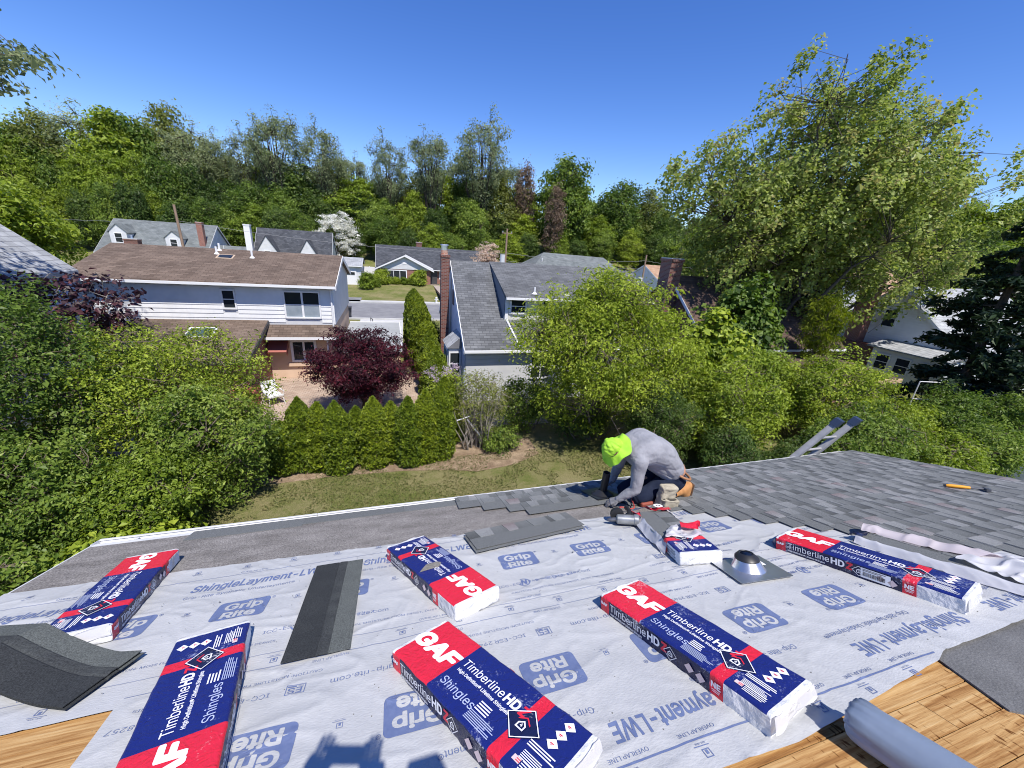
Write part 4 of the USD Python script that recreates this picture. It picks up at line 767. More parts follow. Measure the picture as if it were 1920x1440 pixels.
for sx_, k_ in ((.16, -.04), (.37, .04)):
    foot = V(sx_ - .02, -.42, z_roof(-.42) + .05); bd = bd + chain([(pel + V(sx_ - .26, 0, -.03), .105), (V(sx_, -.45, 6.5), .065), (foot + V(0, -.03, .06), .045)]) + hull((foot + V(0, -.05, 0), .05), (foot + V(0, .13, -.04), .038))
bd = bd + hand(hl - V(0, .05, .0), UP * .9 + RIGHT * .3 + FWD * .1, -FWD, 1) + hand(hr - V(0, .05, .03), UP * .8 + FWD * .25, -FWD, -1)
pobj('body', skin(bd, .02, 6), shirt_m)
pobj('cap', skin(m3.Manifold.batch_hull([ball(H0 + V(0, -.01, .05), .095), ball(H0 + V(0, .02, .03), .095)]) + m3.Manifold.batch_hull([ball(H0 + V(o, .11, .05), .012) for o in (-.07, .07)] + [ball(H0 + V(o, .17, .035), .01) for o in (-.05, .05)]), .015, 4), jeans_m)
pm_ = MB().fbox(CAM - FWD * .012 - RIGHT * .05 - UP * .022, RIGHT, UP, FWD, (-.075, .075), (-.037, .037), (-.008, 0.0)).geom; obj('phone', pm_, rubber, ph, off=po_)
# ---------------------------------------------------------------- houses
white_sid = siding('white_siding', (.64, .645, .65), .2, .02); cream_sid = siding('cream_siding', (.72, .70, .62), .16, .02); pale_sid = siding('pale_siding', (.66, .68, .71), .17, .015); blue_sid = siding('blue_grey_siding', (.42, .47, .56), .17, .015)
roof_brown = roofing('roof_brown', (.112, .082, .064), (.165, .125, .10), (.078, .058, .046), .34, .15, 1.05); roof_grey = roofing('roof_grey', (.092, .096, .102), (.145, .150, .157), (.064, .067, .071), .36, .15, 1.2)
roof_pale_y = roofing('roof_pale_side', (.27, .28, .29), (.36, .37, .38), (.16, .16, .17), .5, .2, 1.35, axis='y')
roof_pale = roofing('roof_pale', (.27, .28, .29), (.36, .37, .38), (.16, .16, .17), .5, .22, 1.1); roof_slate = roofing('roof_slate', (.13, .145, .145), (.17, .185, .185), (.1, .11, .11), .4, .18, 1.1); roof_char = roofing('roof_charcoal', (.05, .054, .062), (.085, .09, .1), (.035, .037, .042), .4, .18, 1.1)
roof_tan = roofing('roof_tan', (.32, .2, .13), (.42, .28, .19), (.2, .13, .09), .4, .18, 1.1); roof_red = roofing('roof_red_brown', (.085, .056, .046), (.125, .085, .068), (.06, .04, .034), .35, .16, 1.1)
brick_red = bricklook('brick_red', (.21, .058, .04), (.30, .095, .065), (.32, .27, .23)); brick_dark = bricklook('brick_dark', (.12, .04, .03), (.2, .075, .055), (.2, .17, .15)); brick_orange = bricklook('brick_orange', (.33, .14, .09), (.4, .18, .12), (.4, .35, .3))
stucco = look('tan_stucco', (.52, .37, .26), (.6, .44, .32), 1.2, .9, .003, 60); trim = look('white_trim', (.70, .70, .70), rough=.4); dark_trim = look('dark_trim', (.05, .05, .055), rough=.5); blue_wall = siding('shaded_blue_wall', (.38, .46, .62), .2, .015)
glass_m = usdkit.material(stage, '/World/Looks/window_glass', {'f': ('fresnel', {'IOR': 1.5}), 'd': ('diffuse_bsdf', {'color': (.022, .027, .032)}), 'g': ('glossy_bsdf', {'roughness': .03}), 'x': ('mix_closure', {})}, [('f.fac', 'x.fac'), ('d.BSDF', 'x.closure1'), ('g.BSDF', 'x.closure2')], surface='x.closure')
blind_m = look('window_blinds', (.20, .24, .27), (.26, .30, .33), 2, .5); flat_roof = look('flat_roofing', (.26, .275, .285), (.32, .33, .34), .9, .8, .002, 30, fine=.06, fscale=20)
def house_thing(name, label, cat='house', loc=(0, 0, 0)): return thing(name, label, cat, loc)
class Hs:
    def __init__(s, name, label, loc, cat='house', group=None): s.p = thing(name, label, cat, loc, group); s.o = np.asarray(loc, float)
    def add(s, n, g, m, parent=None, **k): return obj(n, g.geom if isinstance(g, MB) else g, m, parent or s.p, off=s.o, **k)
    def win(s, o, u, n, w, h, cols=1, rows=2, frame=.07, bar=.035, mat=None, glass=None, sill=True, proud=.03):
        """a window: frame and bars, then one pane for each light; o is the lower left corner on the wall, u along it, n out of it"""
        o, u, n = (np.asarray(q, float) for q in (o, u, n)); m = MB(); c0, c1 = -.01, proud + .02
        m.fbox(o, u, Z, n, (-frame, 0), (-frame, h + frame), (c0, c1)).fbox(o, u, Z, n, (w, w + frame), (-frame, h + frame), (c0, c1)).fbox(o, u, Z, n, (0, w), (h, h + frame), (c0, c1)).fbox(o, u, Z, n, (0, w), (-frame, 0), (c0, c1 + (.03 if sill else 0)))
        for i in range(1, cols): x = w * i / cols; m.fbox(o, u, Z, n, (x - bar, x + bar), (0, h), (c0, proud))
        for i in range(1, rows): z = h * i / rows; m.fbox(o, u, Z, n, (0, w), (z - bar * .6, z + bar * .6), (c0, proud - .004))
        wd = s.add('window', m, mat or trim)
        for i in range(cols):
            for j in range(rows):
                a = (w * i / cols + (bar if i else 0), w * (i + 1) / cols - (bar if i < cols - 1 else 0)); b_ = (h * j / rows + (bar * .6 if j else 0), h * (j + 1) / rows - (bar * .6 if j < rows - 1 else 0))
                s.add('pane', MB().fbox(o, u, Z, n, a, b_, (.003, .012)), (glass[j] if isinstance(glass, (list, tuple)) else glass) or glass_m, wd)
        return wd
    def gable_x(s, x0, x1, y0, y1, zb, ze, zr, wall, roof, ov=.3, ovx=.2, th=.14, yr=None, trimm=None, names=('wall', 'roof')):
        """walls with gables at the two x ends, ridge along x"""
        yr = (y0 + y1) / 2 if yr is None else yr
        s.add(names[0], prism([(y0, zb), (y1, zb), (y1, ze), (yr, zr - .02), (y0, ze)], (0, 0, 0), Y, Z, X, x0, x1), wall)
        k0, k1 = (zr - ze) / (yr - y0), (zr - ze) / (y1 - yr); t = th
        pr = [(y0 - ov, ze - ov * k0), (yr, zr), (y1 + ov, ze - ov * k1), (y1 + ov, ze - ov * k1 + t), (yr, zr + t), (y0 - ov, ze - ov * k0 + t)]
        r = s.add(names[1], prism(pr, (0, 0, 0), Y, Z, X, x0 - ovx, x1 + ovx), roof)
        tm = trimm or trim
        for xx in (x0 - ovx - .03, x1 + ovx):
            s.add('rake_board', prism([(y0 - ov, ze - ov * k0 - .1), (yr, zr - .1), (y1 + ov, ze - ov * k1 - .1), (y1 + ov, ze - ov * k1 + t - .02), (yr, zr + t - .02), (y0 - ov, ze - ov * k0 + t - .02)], (0, 0, 0), Y, Z, X, xx, xx + .03), tm)
        s.add('gutter', MB().box(x0 - ovx, x1 + ovx, y0 - ov - .11, y0 - ov - .003, ze - ov * k0 - .02, ze - ov * k0 + .09), tm)
        return r
    def gable_y(s, x0, x1, y0, y1, zb, ze, zr, wall, roof, ov=.25, ovy=.2, th=.12, names=('wall', 'roof')):
        xr = (x0 + x1) / 2
        s.add(names[0], prism([(x0, zb), (x1, zb), (x1, ze), (xr, zr - .02), (x0, ze)], (0, 0, 0), X, Z, -Y, -y1, -y0), wall)
        k = (zr - ze) / (xr - x0); t = th
        s.add(names[1], prism([(x0 - ov, ze - ov * k), (xr, zr), (x1 + ov, ze - ov * k), (x1 + ov, ze - ov * k + t), (xr, zr + t), (x0 - ov, ze - ov * k + t)], (0, 0, 0), X, Z, -Y, -y1, -(y0 - ovy)), roof)
        s.add('rake_board', prism([(x0 - ov, ze - ov * k - .08), (xr, zr - .1), (x1 + ov, ze - ov * k - .08), (x1 + ov, ze - ov * k + t - .01), (xr, zr + t - .01), (x0 - ov, ze - ov * k + t - .01)], (0, 0, 0), X, Z, -Y, -(y0 - ovy), -(y0 - ovy) + .03), trim)
    def chimney(s, x0, x1, y0, y1, z0, z1, mat, pots=0, cap=True, lean=0):
        c = s.add('chimney', MB().box(x0, x1, y0, y1, z0, z1).box(x0 - .05, x1 + .05, y0 - .05, y1 + .05, z1, z1 + .14), mat)
        if cap: s.add('chimney_cap', MB().box(x0 - .02, x1 + .02, y0 - .02, y1 + .02, z1 + .14, z1 + .2), concrete, c)
        for i in range(pots): s.add('chimney_pot', MB().tube([((x0 + x1) / 2 + .3 * i, (y0 + y1) / 2, z1 + .2), ((x0 + x1) / 2 + .3 * i, (y0 + y1) / 2, z1 + .5)], [.15, .12], 10).tube([((x0 + x1) / 2 + .3 * i, (y0 + y1) / 2, z1 + .55), ((x0 + x1) / 2 + .3 * i, (y0 + y1) / 2, z1 + .6)], [.19, .17], 10), galv, c)
        return c
def boards(h, x0, x1, y, z0, z1, step, mat, skip=()):
    """clapboards on a wall that faces -y"""
    for z in np.arange(z0, z1 - .02, step):
        spans = [(x0, x1)]
        for a, b_, c, d in skip:
            if z + step > c and z < d: spans = [q for s_ in spans for q in ((s_[0], min(s_[1], a)), (max(s_[0], b_), s_[1])) if q[1] - q[0] > .05]
        zt = min(z + step, z1)
        for a, b_ in spans:
            v = np.array([[a, y - .030, z], [b_, y - .030, z], [a, y - .001, z], [b_, y - .001, z], [a, y - .006, zt], [b_, y - .006, zt], [a, y - .001, zt], [b_, y - .001, zt]]); h.add('clapboard', (v, BOXF), mat)

# white two storey house with the brown roof
h = Hs('neighbour_house', 'white clapboard two storey house with brown shingle roof and skylight, behind the purple maple', (-8, 21.7, 0))
y0 = 21.75
wall_w = look('white_clapboard', (.70, .70, .70), (.62, .625, .63), 2, .5)
h.gable_x(-13.2, -2.9, y0, 29.2, 2.9, 4.95, 6.06, white_sid, roof_brown, ov=.42, ovx=.2, yr=25.4)
boards(h, -13.2, -2.9, y0, 3.02, 4.82, .205, wall_w, skip=[(-7.80, -7.18, 3.62, 4.58), (-5.18, -3.5, 3.22, 4.60)])
h.add('corner_board', MB().box(-3.0, -2.88, y0 - .045, y0, 2.95, 4.82), trim)
h.win((-7.72, y0, 3.70), X, -Y, .46, .80, 1, 2)
h.win((-5.10, y0, 3.30), X, -Y, 1.52, 1.22, 2, 2, glass=(blind_m, glass_m), bar=.045)
h.add('downspout', MB().tube([(-2.98, y0 - .1, 4.7), (-2.98, y0 - .08, 2.2)], .045, 8), trim)
# lower storey, its roof strip and sun room
h.add('lower_wall', MB().box(-6.1, -2.95, y0, 29, 0, 2.9), stucco)
h.add('wall', MB().box(-13.2, -6.1, y0, 29.1, 0, 2.9), brick_red)
h.add('lower_roof', prism([(y0 - .75, 2.33), (y0, 2.78), (y0, 2.9), (y0 - .75, 2.43)], (0, 0, 0), Y, Z, X, -6.0, -2.75), roof_brown)
h.add('gutter', MB().box(-6.0, -2.75, y0 - .86, y0 - .76, 2.31, 2.42), trim)
h.add('downspout', MB().tube([(-3.35, y0 - .75, 2.3), (-3.35, y0 - .1, 2.1), (-3.35, y0 - .07, .1)], .045, 8), trim)
h.win((-5.0, y0, 1.05), X, -Y, .98, .95, 2, 1, frame=.12, bar=.05)
h.add('ledge', MB().box(-5.3, -3.6, y0 - .12, y0, .72, .86), stucco)
h.gable_x(-11.2, -6.15, 18.6, y0 + .2, 0, 2.1, 2.98, brick_red, roof_brown, ov=.45, ovx=.2, yr=21.7, names=('rear_room', 'rear_roof'), trimm=dark_trim)
sk = h.add('skylight', MB().fbox((-8.55, 24.05, 5.76), X, V(0, .957, .29), V(0, -.29, .957), (0, .75), (0, .55), (-.05, .06)), look('tan_frame', (.45, .34, .24), rough=.5)); h.add('pane', MB().fbox((-8.55, 24.05, 5.76), X, V(0, .957, .29), V(0, -.29, .957), (.07, .68), (.07, .48), (.05, .067)), glass_m, sk)
sk = h.add('skylight', MB().fbox((-8.9, 20.0, 2.63), X, V(0, .96, .27), V(0, -.27, .96), (0, 1.1), (0, .9), (-.05, .06)), trim); h.add('pane', MB().fbox((-8.9, 20.0, 2.63), X, V(0, .96, .27), V(0, -.27, .96), (.07, 1.03), (.07, .83), (.05, .067)), look('pale_glass', (.05, .085, .09), rough=.1), sk)
for x_, y_ in ((-8.68, 24.7), (-7.0, 24.4), (-8.7, 25.2)): zz = 5.84 + .30 * (y_ - 24.3); h.add('vent_pipe', MB().tube([(x_, y_, zz), (x_, y_, zz + .38)], .05, 8).tube([(x_, y_, zz), (x_, y_, zz + .09)], [.14, .06], 8), trim)
h.add('awning', MB().fbox((-6.05, y0, 2.05), X, V(0, -.8, -.6), V(0, -.6, .8), (0, .85), (0, .75), (0, .04)).fbox((-6.05, y0, 2.05), X, V(0, -.8, -.6), V(0, -.6, .8), (0, .03), (0, .75), (-.25, 0)).fbox((-6.05, y0, 2.05), X, V(0, -.8, -.6), V(0, -.6, .8), (.82, .85), (0, .75), (-.25, 0)), look('red_awning', (.30, .09, .07), rough=.6))
h.add('carport_roof', MB().box(-2.72, .38, 20.6, 27.4, 1.72, 1.92), flat_roof); h.add('carport_edge', MB().box(.38, .43, 20.6, 27.4, 1.70, 1.96).box(-2.75, .43, 27.4, 27.45, 1.70, 1.96), trim); h.add('carport_wall', MB().box(.2, .3, 21.5, 27.2, 0, 1.72).box(-2.7, .3, 20.75, 20.85, 0, 1.72), stucco)
h.add('steps', MB().box(-2.5, -1.5, 30.2, 31.2, 0, .5).box(-2.4, -1.5, 29.4, 30.2, 0, .9), brick_dark); h.add('handrail', MB().tube([(-1.55, 29.5, .9), (-1.55, 29.5, 1.8), (-1.5, 31.1, 1.4), (-1.5, 31.1, .5)], .03, 6), dark_trim)

# grey roofed house with the brick chimney
h = Hs('neighbour_house', 'steep grey roofed house with a tall brick chimney and white dormer, behind the bare shrub', (8, 20, 0))
h.gable_x(3.25, 14.5, 17.5, 27.2, 0, 2.84, 6.30, white_sid, roof_grey, ov=.3, ovx=.12, yr=22.3, th=.15)
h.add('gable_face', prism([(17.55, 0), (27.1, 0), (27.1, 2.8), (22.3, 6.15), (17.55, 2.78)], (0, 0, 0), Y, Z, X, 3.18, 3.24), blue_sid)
dz = lambda y_: 6.30 + .15 + (22.3 - y_) * -.72
h.add('dormer_wall', prism([(18.75, dz(18.75) - .2), (22.2, 6.25), (22.2, 6.4), (18.75, 5.02)], (0, 0, 0), Y, Z, X, 5.42, 13.6), cream_sid)
h.add('dormer_roof', prism([(18.4, 4.98), (22.32, 6.40), (22.32, 6.50), (18.4, 5.09)], (0, 0, 0), Y, Z, X, 5.32, 13.8), roof_grey)
h.add('dormer_cheek', prism([(18.76, dz(18.76)), (22.2, 6.40), (18.76, 5.0)], (0, 0, 0), Y, Z, X, 5.36, 5.415), look('dark_cheek', (.10, .12, .15), rough=.7))
h.add('gutter', MB().box(5.32, 13.8, 18.29, 18.395, 4.95, 5.05), trim)
h.add('corner_board', MB().box(5.40, 5.56, 18.70, 18.748, dz(18.75) - .05, 5.0), trim)
h.win((5.72, 18.745, 4.28), X, -Y, .74, .60, 1, 2, frame=.09); h.win((7.42, 18.745, 4.30), X, -Y, .36, .60, 1, 2, frame=.05); h.win((9.6, 18.745, 4.30), X, -Y, .6, .60, 1, 2)
for x_ in (7.24, 7.84): h.add('shutter', MB().box(x_, x_ + .12, 18.69, 18.745, 4.22, 4.97), dark_trim)
h.add('downspout', MB().tube([(5.5, 18.68, dz(18.68) + .05), (5.75, 17.6, dz(17.6) + .05), (5.85, 17.3, dz(17.3) + .05)], .05, 8), trim)
for x_, dk_ in ((6.9, trim), (8.7, dark_trim)): zz = 5.09 + .362 * (18.75 - 18.4); h.add('vent_pipe', MB().tube([(x_, 18.75, zz), (x_, 18.75, zz + .34)], .045, 8), dk_); h.add('vent_pipe', MB().tube([(x_, 18.75, zz), (x_, 18.75, zz + .1)], [.15, .06], 8), trim)
h.add('chimney', MB().box(2.58, 3.02, 21.85, 22.35, 0, 6.6).box(2.55, 3.05, 21.82, 22.38, 6.6, 6.72), brick_dark); h.add('chimney_pot', MB().tube([(2.77, 22.1, 6.7), (2.77, 22.1, 6.95)], [.2, .17], 10), brick_orange); h.add('chimney_hood', MB().tube([(2.77, 22.1, 6.95), (2.77, 22.1, 7.2)], [.17, .17], 10).tube([(2.77, 22.1, 7.2), (2.77, 22.1, 7.26)], [.23, .2], 10), galv)
h.add('bay_wall', MB().box(2.55, 3.18, 18.3, 19.9, 0, 2.55), blue_sid); h.add('bay_roof', prism([(2.45, 2.55), (3.18, 2.55), (3.18, 3.15)], (0, 0, 0), X, Z, -Y, -20.0, -18.2), roof_pale); h.win((2.55, 19.7, 1.2), -Y, -X, 1.2, 1.1, 2, 1); h.win((2.62, 18.3, 1.2), X, -Y, .45, 1.1, 1, 2)
h.add('side_window', MB().box(3.14, 3.18, 21.0, 21.5, 4.2, 5.0), dark_trim); h.win((6.6, 17.5, 1.2), X, -Y, 1.0, 1.1, 2, 2)

# pale roofed house at the left edge
h = Hs('neighbour_house', 'house with a pale grey shingle roof and blue shaded wall cut by the left edge', (-14.5, 18, 0))
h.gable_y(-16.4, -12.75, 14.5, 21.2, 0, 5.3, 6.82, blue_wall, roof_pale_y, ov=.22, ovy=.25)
h.win((-12.75, 17.0, 3.2), Y, X, .9, 1.1, 1, 2)

# far cape with two white dormers
def dormer(h, xc, w, y0, y1, zb, zw, zp, wall, roof, pane=(.5, .6), win=True):
    """a little gabled dormer facing -y"""
    h.add('dormer', prism([(xc - w / 2, zb), (xc + w / 2, zb), (xc + w / 2, zw), (xc, zp), (xc - w / 2, zw)], (0, 0, 0), X, Z, -Y, -y1, -y0), wall)
    k = (zp - zw) / (w / 2); o = .2
    h.add('dormer_roof', prism([(xc - w / 2 - o, zw - o * k), (xc, zp), (xc + w / 2 + o, zw - o * k), (xc + w / 2 + o, zw - o * k + .1), (xc, zp + .1), (xc - w / 2 - o, zw - o * k + .1)], (0, 0, 0), X, Z, -Y, -y1, -(y0 - .1)), roof)
    if win: h.win((xc - pane[0], y0, zb + .45), X, -Y, 2 * pane[0], pane[1] * 2, 1, 2, frame=.1)
h = Hs('cape_house', 'grey roofed cape house with two small white dormers, beyond the brown roof', (-34, 78, 0))
h.gable_x(-40.2, -27.3, 73, 85, -.2, 2.6, 6.9, pale_sid, roof_slate, ov=.4, ovx=.3, yr=79)
dormer(h, -38.0, 2.0, 74.2, 78, 3.4, 5.3, 6.3, white_sid, roof_slate, (.4, .6)); dormer(h, -31.3, 2.0, 74.0, 77.8, 3.2, 4.9, 5.8, white_sid, roof_slate, (.4, .5))
h.chimney(-36.2, -34.6, 71.5, 72.6, 0, 4.3, brick_dark, 1); h.chimney(-28.3, -27.55, 74.6, 75.4, 0, 7.2, brick_red); h.add('dish', MB().tube([(-24.6, 73, 3.4), (-24.6, 73, 4.3)], .04, 5), trim)
h.gable_x(-27.2, -22.5, 75, 82, -.2, 2.4, 3.9, pale_sid, roof_slate, names=('wing_wall', 'wing_roof'))
h = Hs('cape_house', 'white house with charcoal roof and two pointed gables, beyond the ridge of the brown roof', (-15, 74, 0))
h.gable_x(-20.0, -9.3, 70.4, 80, -.2, 2.4, 7.1, white_sid, roof_char, ov=.3, ovx=.15, yr=74.6)
dormer(h, -18.0, 3.9, 70.3, 73.6, 2.4, 3.0, 6.1, white_sid, roof_char, (.35, .55)); dormer(h, -12.4, 3.3, 70.3, 73.4, 2.4, 3.1, 5.9, white_sid, roof_char, (.33, .5))
h.chimney(-20.9, -20.1, 70.8, 71.6, 0, 7.4, trim, 0, True)

# brick ranch over the street
h = Hs('ranch_house', 'red brick ranch house with charcoal roof and white front gable, across the street', (4, 64, .8))
h.gable_x(-1.9, 15.2, 62.5, 71, .6, 3.25, 5.95, brick_red, roof_char, ov=.5, ovx=.3, yr=66.4)
h.gable_y(-1.8, 5.6, 61.2, 64.5, .6, 3.05, 4.85, brick_red, roof_char, ov=.5, ovy=.5)
h.add('front_gable', prism([(-2.0, 2.95), (5.8, 2.95), (1.9, 4.86)], (0, 0, 0), X, Z, -Y, -61.19, -61.12), white_sid); h.add('gable_vent', MB().box(1.6, 2.2, 61.08, 61.12, 3.7, 4.0), trim)
h.add('porch_gable', prism([(1.9, 4.85), (6.0, 2.95), (6.0, 3.25), (2.05, 5.05)], (0, 0, 0), X, Z, -Y, -61.1, -60.9), trim)
h.win((-.55, 61.2, 1.55), X, -Y, 2.6, 1.15, 3, 1, frame=.14); h.win((7.2, 62.5, 1.75), X, -Y, 2.6, 1.1, 2, 1, frame=.14)
h.add('door', MB().box(5.75, 6.75, 62.40, 62.5, .9, 3.1), dark_trim); h.add('shutter', MB().box(4.0, 4.45, 61.14, 61.2, 1.5, 2.8), brick_dark); h.add('steps', MB().box(5.6, 7.0, 60.6, 62.4, .55, .9).box(5.4, 7.2, 60.1, 60.6, .5, .75), brick_red); h.chimney(4.0, 4.9, 68, 68.8, 4.5, 6.6, brick_dark)
sheet('front_path', [(5.9, 49.7), (6.8, 49.7), (6.8, 60.1), (5.9, 60.1)], 0.9, brick_red, .25)
h = Hs('garage', 'white garage between the brown roofed house and the brick ranch', (-5.5, 60, .6)); h.gable_x(-8.4, -4.0, 58.6, 64, .5, 3.3, 4.1, white_sid, roof_pale); h.add('garage_door', MB().box(-7.8, -4.6, 58.52, 58.6, .7, 2.7), trim); h.add('door_window', MB().box(-7.6, -4.8, 58.48, 58.52, 2.1, 2.45), glass_m)
f = thing('fence', 'tall white panel fence beside the brick ranch', 'fence', (-3, 63.5, .6))
for i in range(3): obj('panel', MB().box(-1.0 + .95 * i, -.08 + .95 * i, 0, .06, .1, 2.3).geom, trim, f)
for i in range(4): obj('post', MB().box(-1.08 + .95 * i, -1.0 + .95 * i, -.05, .09, 0, 2.4).geom, trim, f)
h = Hs('hip_house', 'low house with a grey green hipped roof behind the ridge of the grey house', (30, 63, .5))
h.add('wall', MB().box(21.5, 38.5, 60.4, 69, -.2, 3.6), white_sid)
hv = np.array([[20.9, 59.8, 3.6], [39.1, 59.8, 3.6], [39.1, 69.6, 3.6], [20.9, 69.6, 3.6], [24.8, 64.7, 6.6], [36.2, 64.7, 6.4]]); h.add('roof', (hv, np.array([[0, 1, 5], [0, 5, 4], [1, 2, 5], [2, 3, 4], [2, 4, 5], [3, 0, 4], [0, 2, 1], [0, 3, 2]])), roof_slate)
h.add('gutter', MB().box(20.8, 39.2, 59.66, 59.79, 3.52, 3.66), trim); h.add('vent_pipe', MB().tube([(23.8, 62.5, 5.2), (23.8, 62.5, 5.8)], .07, 8), trim); h.add('porch_roof', MB().box(17.6, 21.4, 60, 62, 3.5, 3.7), trim)
# brown roofed house behind the big maple
h = Hs('neighbour_house', 'house with a reddish brown roof and broad brick chimney, behind the big maple', (23, 22, 0))
h.gable_x(17.2, 27.5, 17.3, 26.5, 0, 2.9, 6.25, brick_dark, roof_red, ov=.4, ovx=.25, yr=21.5); h.chimney(16.25, 17.1, 20.7, 21.7, 0, 7.2, brick_dark); h.win((19.5, 17.3, 1.1), X, -Y, 1.3, 1.2, 2, 2)
h = Hs('brick_garage', 'low brick garage with a tan flat edged roof, by the white rails', (24, 13.8, 0))
h.add('wall', MB().box(20.8, 24.3, 12.6, 16.2, 0, 2.25), brick_orange); h.add('roof', prism([(12.2, 2.27), (14.5, 2.42), (16.6, 2.3), (16.6, 2.42), (14.5, 2.55), (12.2, 2.39)], (0, 0, 0), Y, Z, X, 20.3, 24.9), roof_red); h.add('fascia', MB().box(20.3, 24.9, 12.1, 12.19, 2.2, 2.4), look('tan_fascia', (.55, .38, .22), rough=.5)); h.win((23.0, 12.6, 1.0), X, -Y, .7, .8, 1, 2)
h = Hs('tan_house', 'far house with a tan roof and white wall showing through the trees', (55, 60, .5)); h.gable_x(44, 62, 58, 68, 0, 3.2, 5.6, white_sid, roof_tan)
# pale gabled house on the right
h = Hs('neighbour_house', 'pale gabled house with a leaning looking brick chimney, left of the dark conifer', (38, 19, 0))
h.gable_x(35.0, 47, 14.6, 23.8, 0, 2.7, 6.55, pale_sid, roof_pale, ov=.25, ovx=.12, yr=19.2)
h.win((35.0, 19.6, 3.75), -Y, -X, .75, 1.15, 1, 2, frame=.1); h.add('gable_vent', MB().box(34.95, 35, 18.95, 19.45, 5.5, 5.95), trim); h.chimney(34.2, 34.98, 20.3, 21.3, 0, 7.1, brick_red)
h.gable_x(36, 46, 23.8, 31, 0, 2.6, 5.0, pale_sid, roof_pale, names=('wing_wall', 'wing_roof'))
h.add('porch_wall', MB().box(33.4, 34.98, 14.4, 18.6, 0, 2.35), pale_sid); h.add('porch_roof', prism([(33.1, 2.36), (34.98, 2.75), (34.98, 2.87), (33.1, 2.46)], (0, 0, 0), X, Z, -Y, -18.9, -14.2), roof_pale); h.add('brick_base', MB().box(33.9, 34.98, 18.7, 22.5, 0, 2.3), brick_dark)
for y_ in (18.2, 17.0, 15.7): h.win((33.4, y_, .95), -Y, -X, .75, 1.0, 1, 2, frame=.08)
h = Hs('gabled_house', 'far cream gabled house glimpsed under the maple branches', (66, 42, .3)); h.gable_x(62, 72, 36, 48, 0, 3.2, 7.6, cream_sid, roof_tan)

# ---------------------------------------------------------------- street furniture and yard things
wood_m = look('pole_wood', (.20, .135, .09), (.29, .2, .14), 4, .9, .004, 30, stretch=(6, 6, .5))
def pole(label, x, y, h_, lean=0, arm=True, can=False):
    t = thing('utility_pole', label, 'utility pole', (x, y, float(terr(x, y)))); obj('post', MB().tube([(0, 0, 0), (lean, 0, h_)], [.15, .11], 10).geom, wood_m, t, 40)
    if arm: obj('crossarm', MB().box(lean - .7, lean + .7, -.14, -.04, h_ - .6, h_ - .5).geom, wood_m, t)
    if can: obj('transformer', MB().tube([(lean - .45, -.1, h_ - 4.6), (lean - .45, -.1, h_ - 3.2)], .34, 12).geom, look('transformer_grey', (.5, .52, .53), rough=.4), t, 40)
    for dx in (-.6, .6):
        if arm: obj('insulator', MB().tube([(lean + dx, -.1, h_ - .5), (lean + dx, -.1, h_ - .3)], .05, 6).geom, galv, t)
pole('bare wooden utility pole sticking up behind the brown roof', -20.3, 49.9, 8.9, -.15, False); pole('utility pole with a grey transformer beside the pale blossom tree', 14.6, 52, 9.3, 0, True, True); pole('utility pole with a white can half hidden left of the big maple', 35.5, 51, 7.4, 0, False, True)
wire_m = look('wire', (.16, .16, .17), rough=.5)
def wire(label, a, b_, sag, r=.014):
    t_ = np.linspace(0, 1, 24)[:, None]; p = np.array(a) * (1 - t_) + np.array(b_) * t_; p[:, 2] -= sag * 4 * (t_ * (1 - t_))[:, 0]
    w_ = thing('overhead_wire', label, 'wire', a); obj('wire', MB().tube(p, r, 5).geom, wire_m, w_, off=np.array(a))
wire('overhead wire from the bare pole to the transformer pole', (-20.4, 49.9, 7.4), (14.6, 52, 6.3), .7); wire('overhead wire from the transformer pole to the pole by the big maple', (14.6, 52, 6.4), (35.5, 51, 6.6), .5, .02); wire('lower wire from the transformer pole towards the big maple', (14.6, 52, 5.4), (35.5, 51, 5.6), .4); wire('overhead wire running left from the bare pole past the cape', (-60, 49.5, 7.2), (-20.4, 49.9, 7.2), .6); wire('service wire above the pale gabled house', (35.5, 51, 6.6), (62, 44, 5.6), .4)
bn = thing('rubbish_bin', 'dark wheeled bin standing at the kerb by the driveway', 'bin', (-4.0, 38.9, .01)); obj('body', MB().tube([(0, 0, .1), (0, 0, .95)], [.26, .34], 4).geom, dark_trim, bn); obj('lid', MB().box(-.32, .32, -.34, .32, .95, 1.02).geom, dark_trim, bn)
for s_ in (-1, 1): obj('wheel', MB().tube([(.2 * s_ - .03, .25, .12), (.2 * s_ + .03, .25, .12)], .12, 10).geom, rubber, bn)
hy = thing('fire_hydrant', 'small pale fire hydrant on the verge across the street', 'hydrant', (5.2, 48.9, .03)); v_, f_ = lathe([(.16, 0), (.16, .06), (.11, .08), (.11, .55), (.15, .58), (.13, .66), (.05, .74), (0, .76)], 14); obj('body', (v_, f_), white_paint, hy, 40); obj('outlet', MB().tube([(-.22, 0, .42), (.22, 0, .42)], .06, 8).geom, white_paint, hy)
ch = thing('patio_chair', 'white metal armchair on the brick patio left of the purple maple', 'chair', (-5.25, 18.3, .03), matrix=Gf.Matrix4d(.8, .6, 0, 0, -.6, .8, 0, 0, 0, 0, 1, 0, -5.25, 18.3, .03, 1))
obj('seat', MB().box(-.3, .3, -.3, .3, .38, .45).geom, white_paint, ch); obj('backrest', MB().fbox((-.3, .28, .45), X, V(0, .3, .95), V(0, -.95, .3), (0, .6), (0, .55), (-.03, .03)).geom, white_paint, ch)
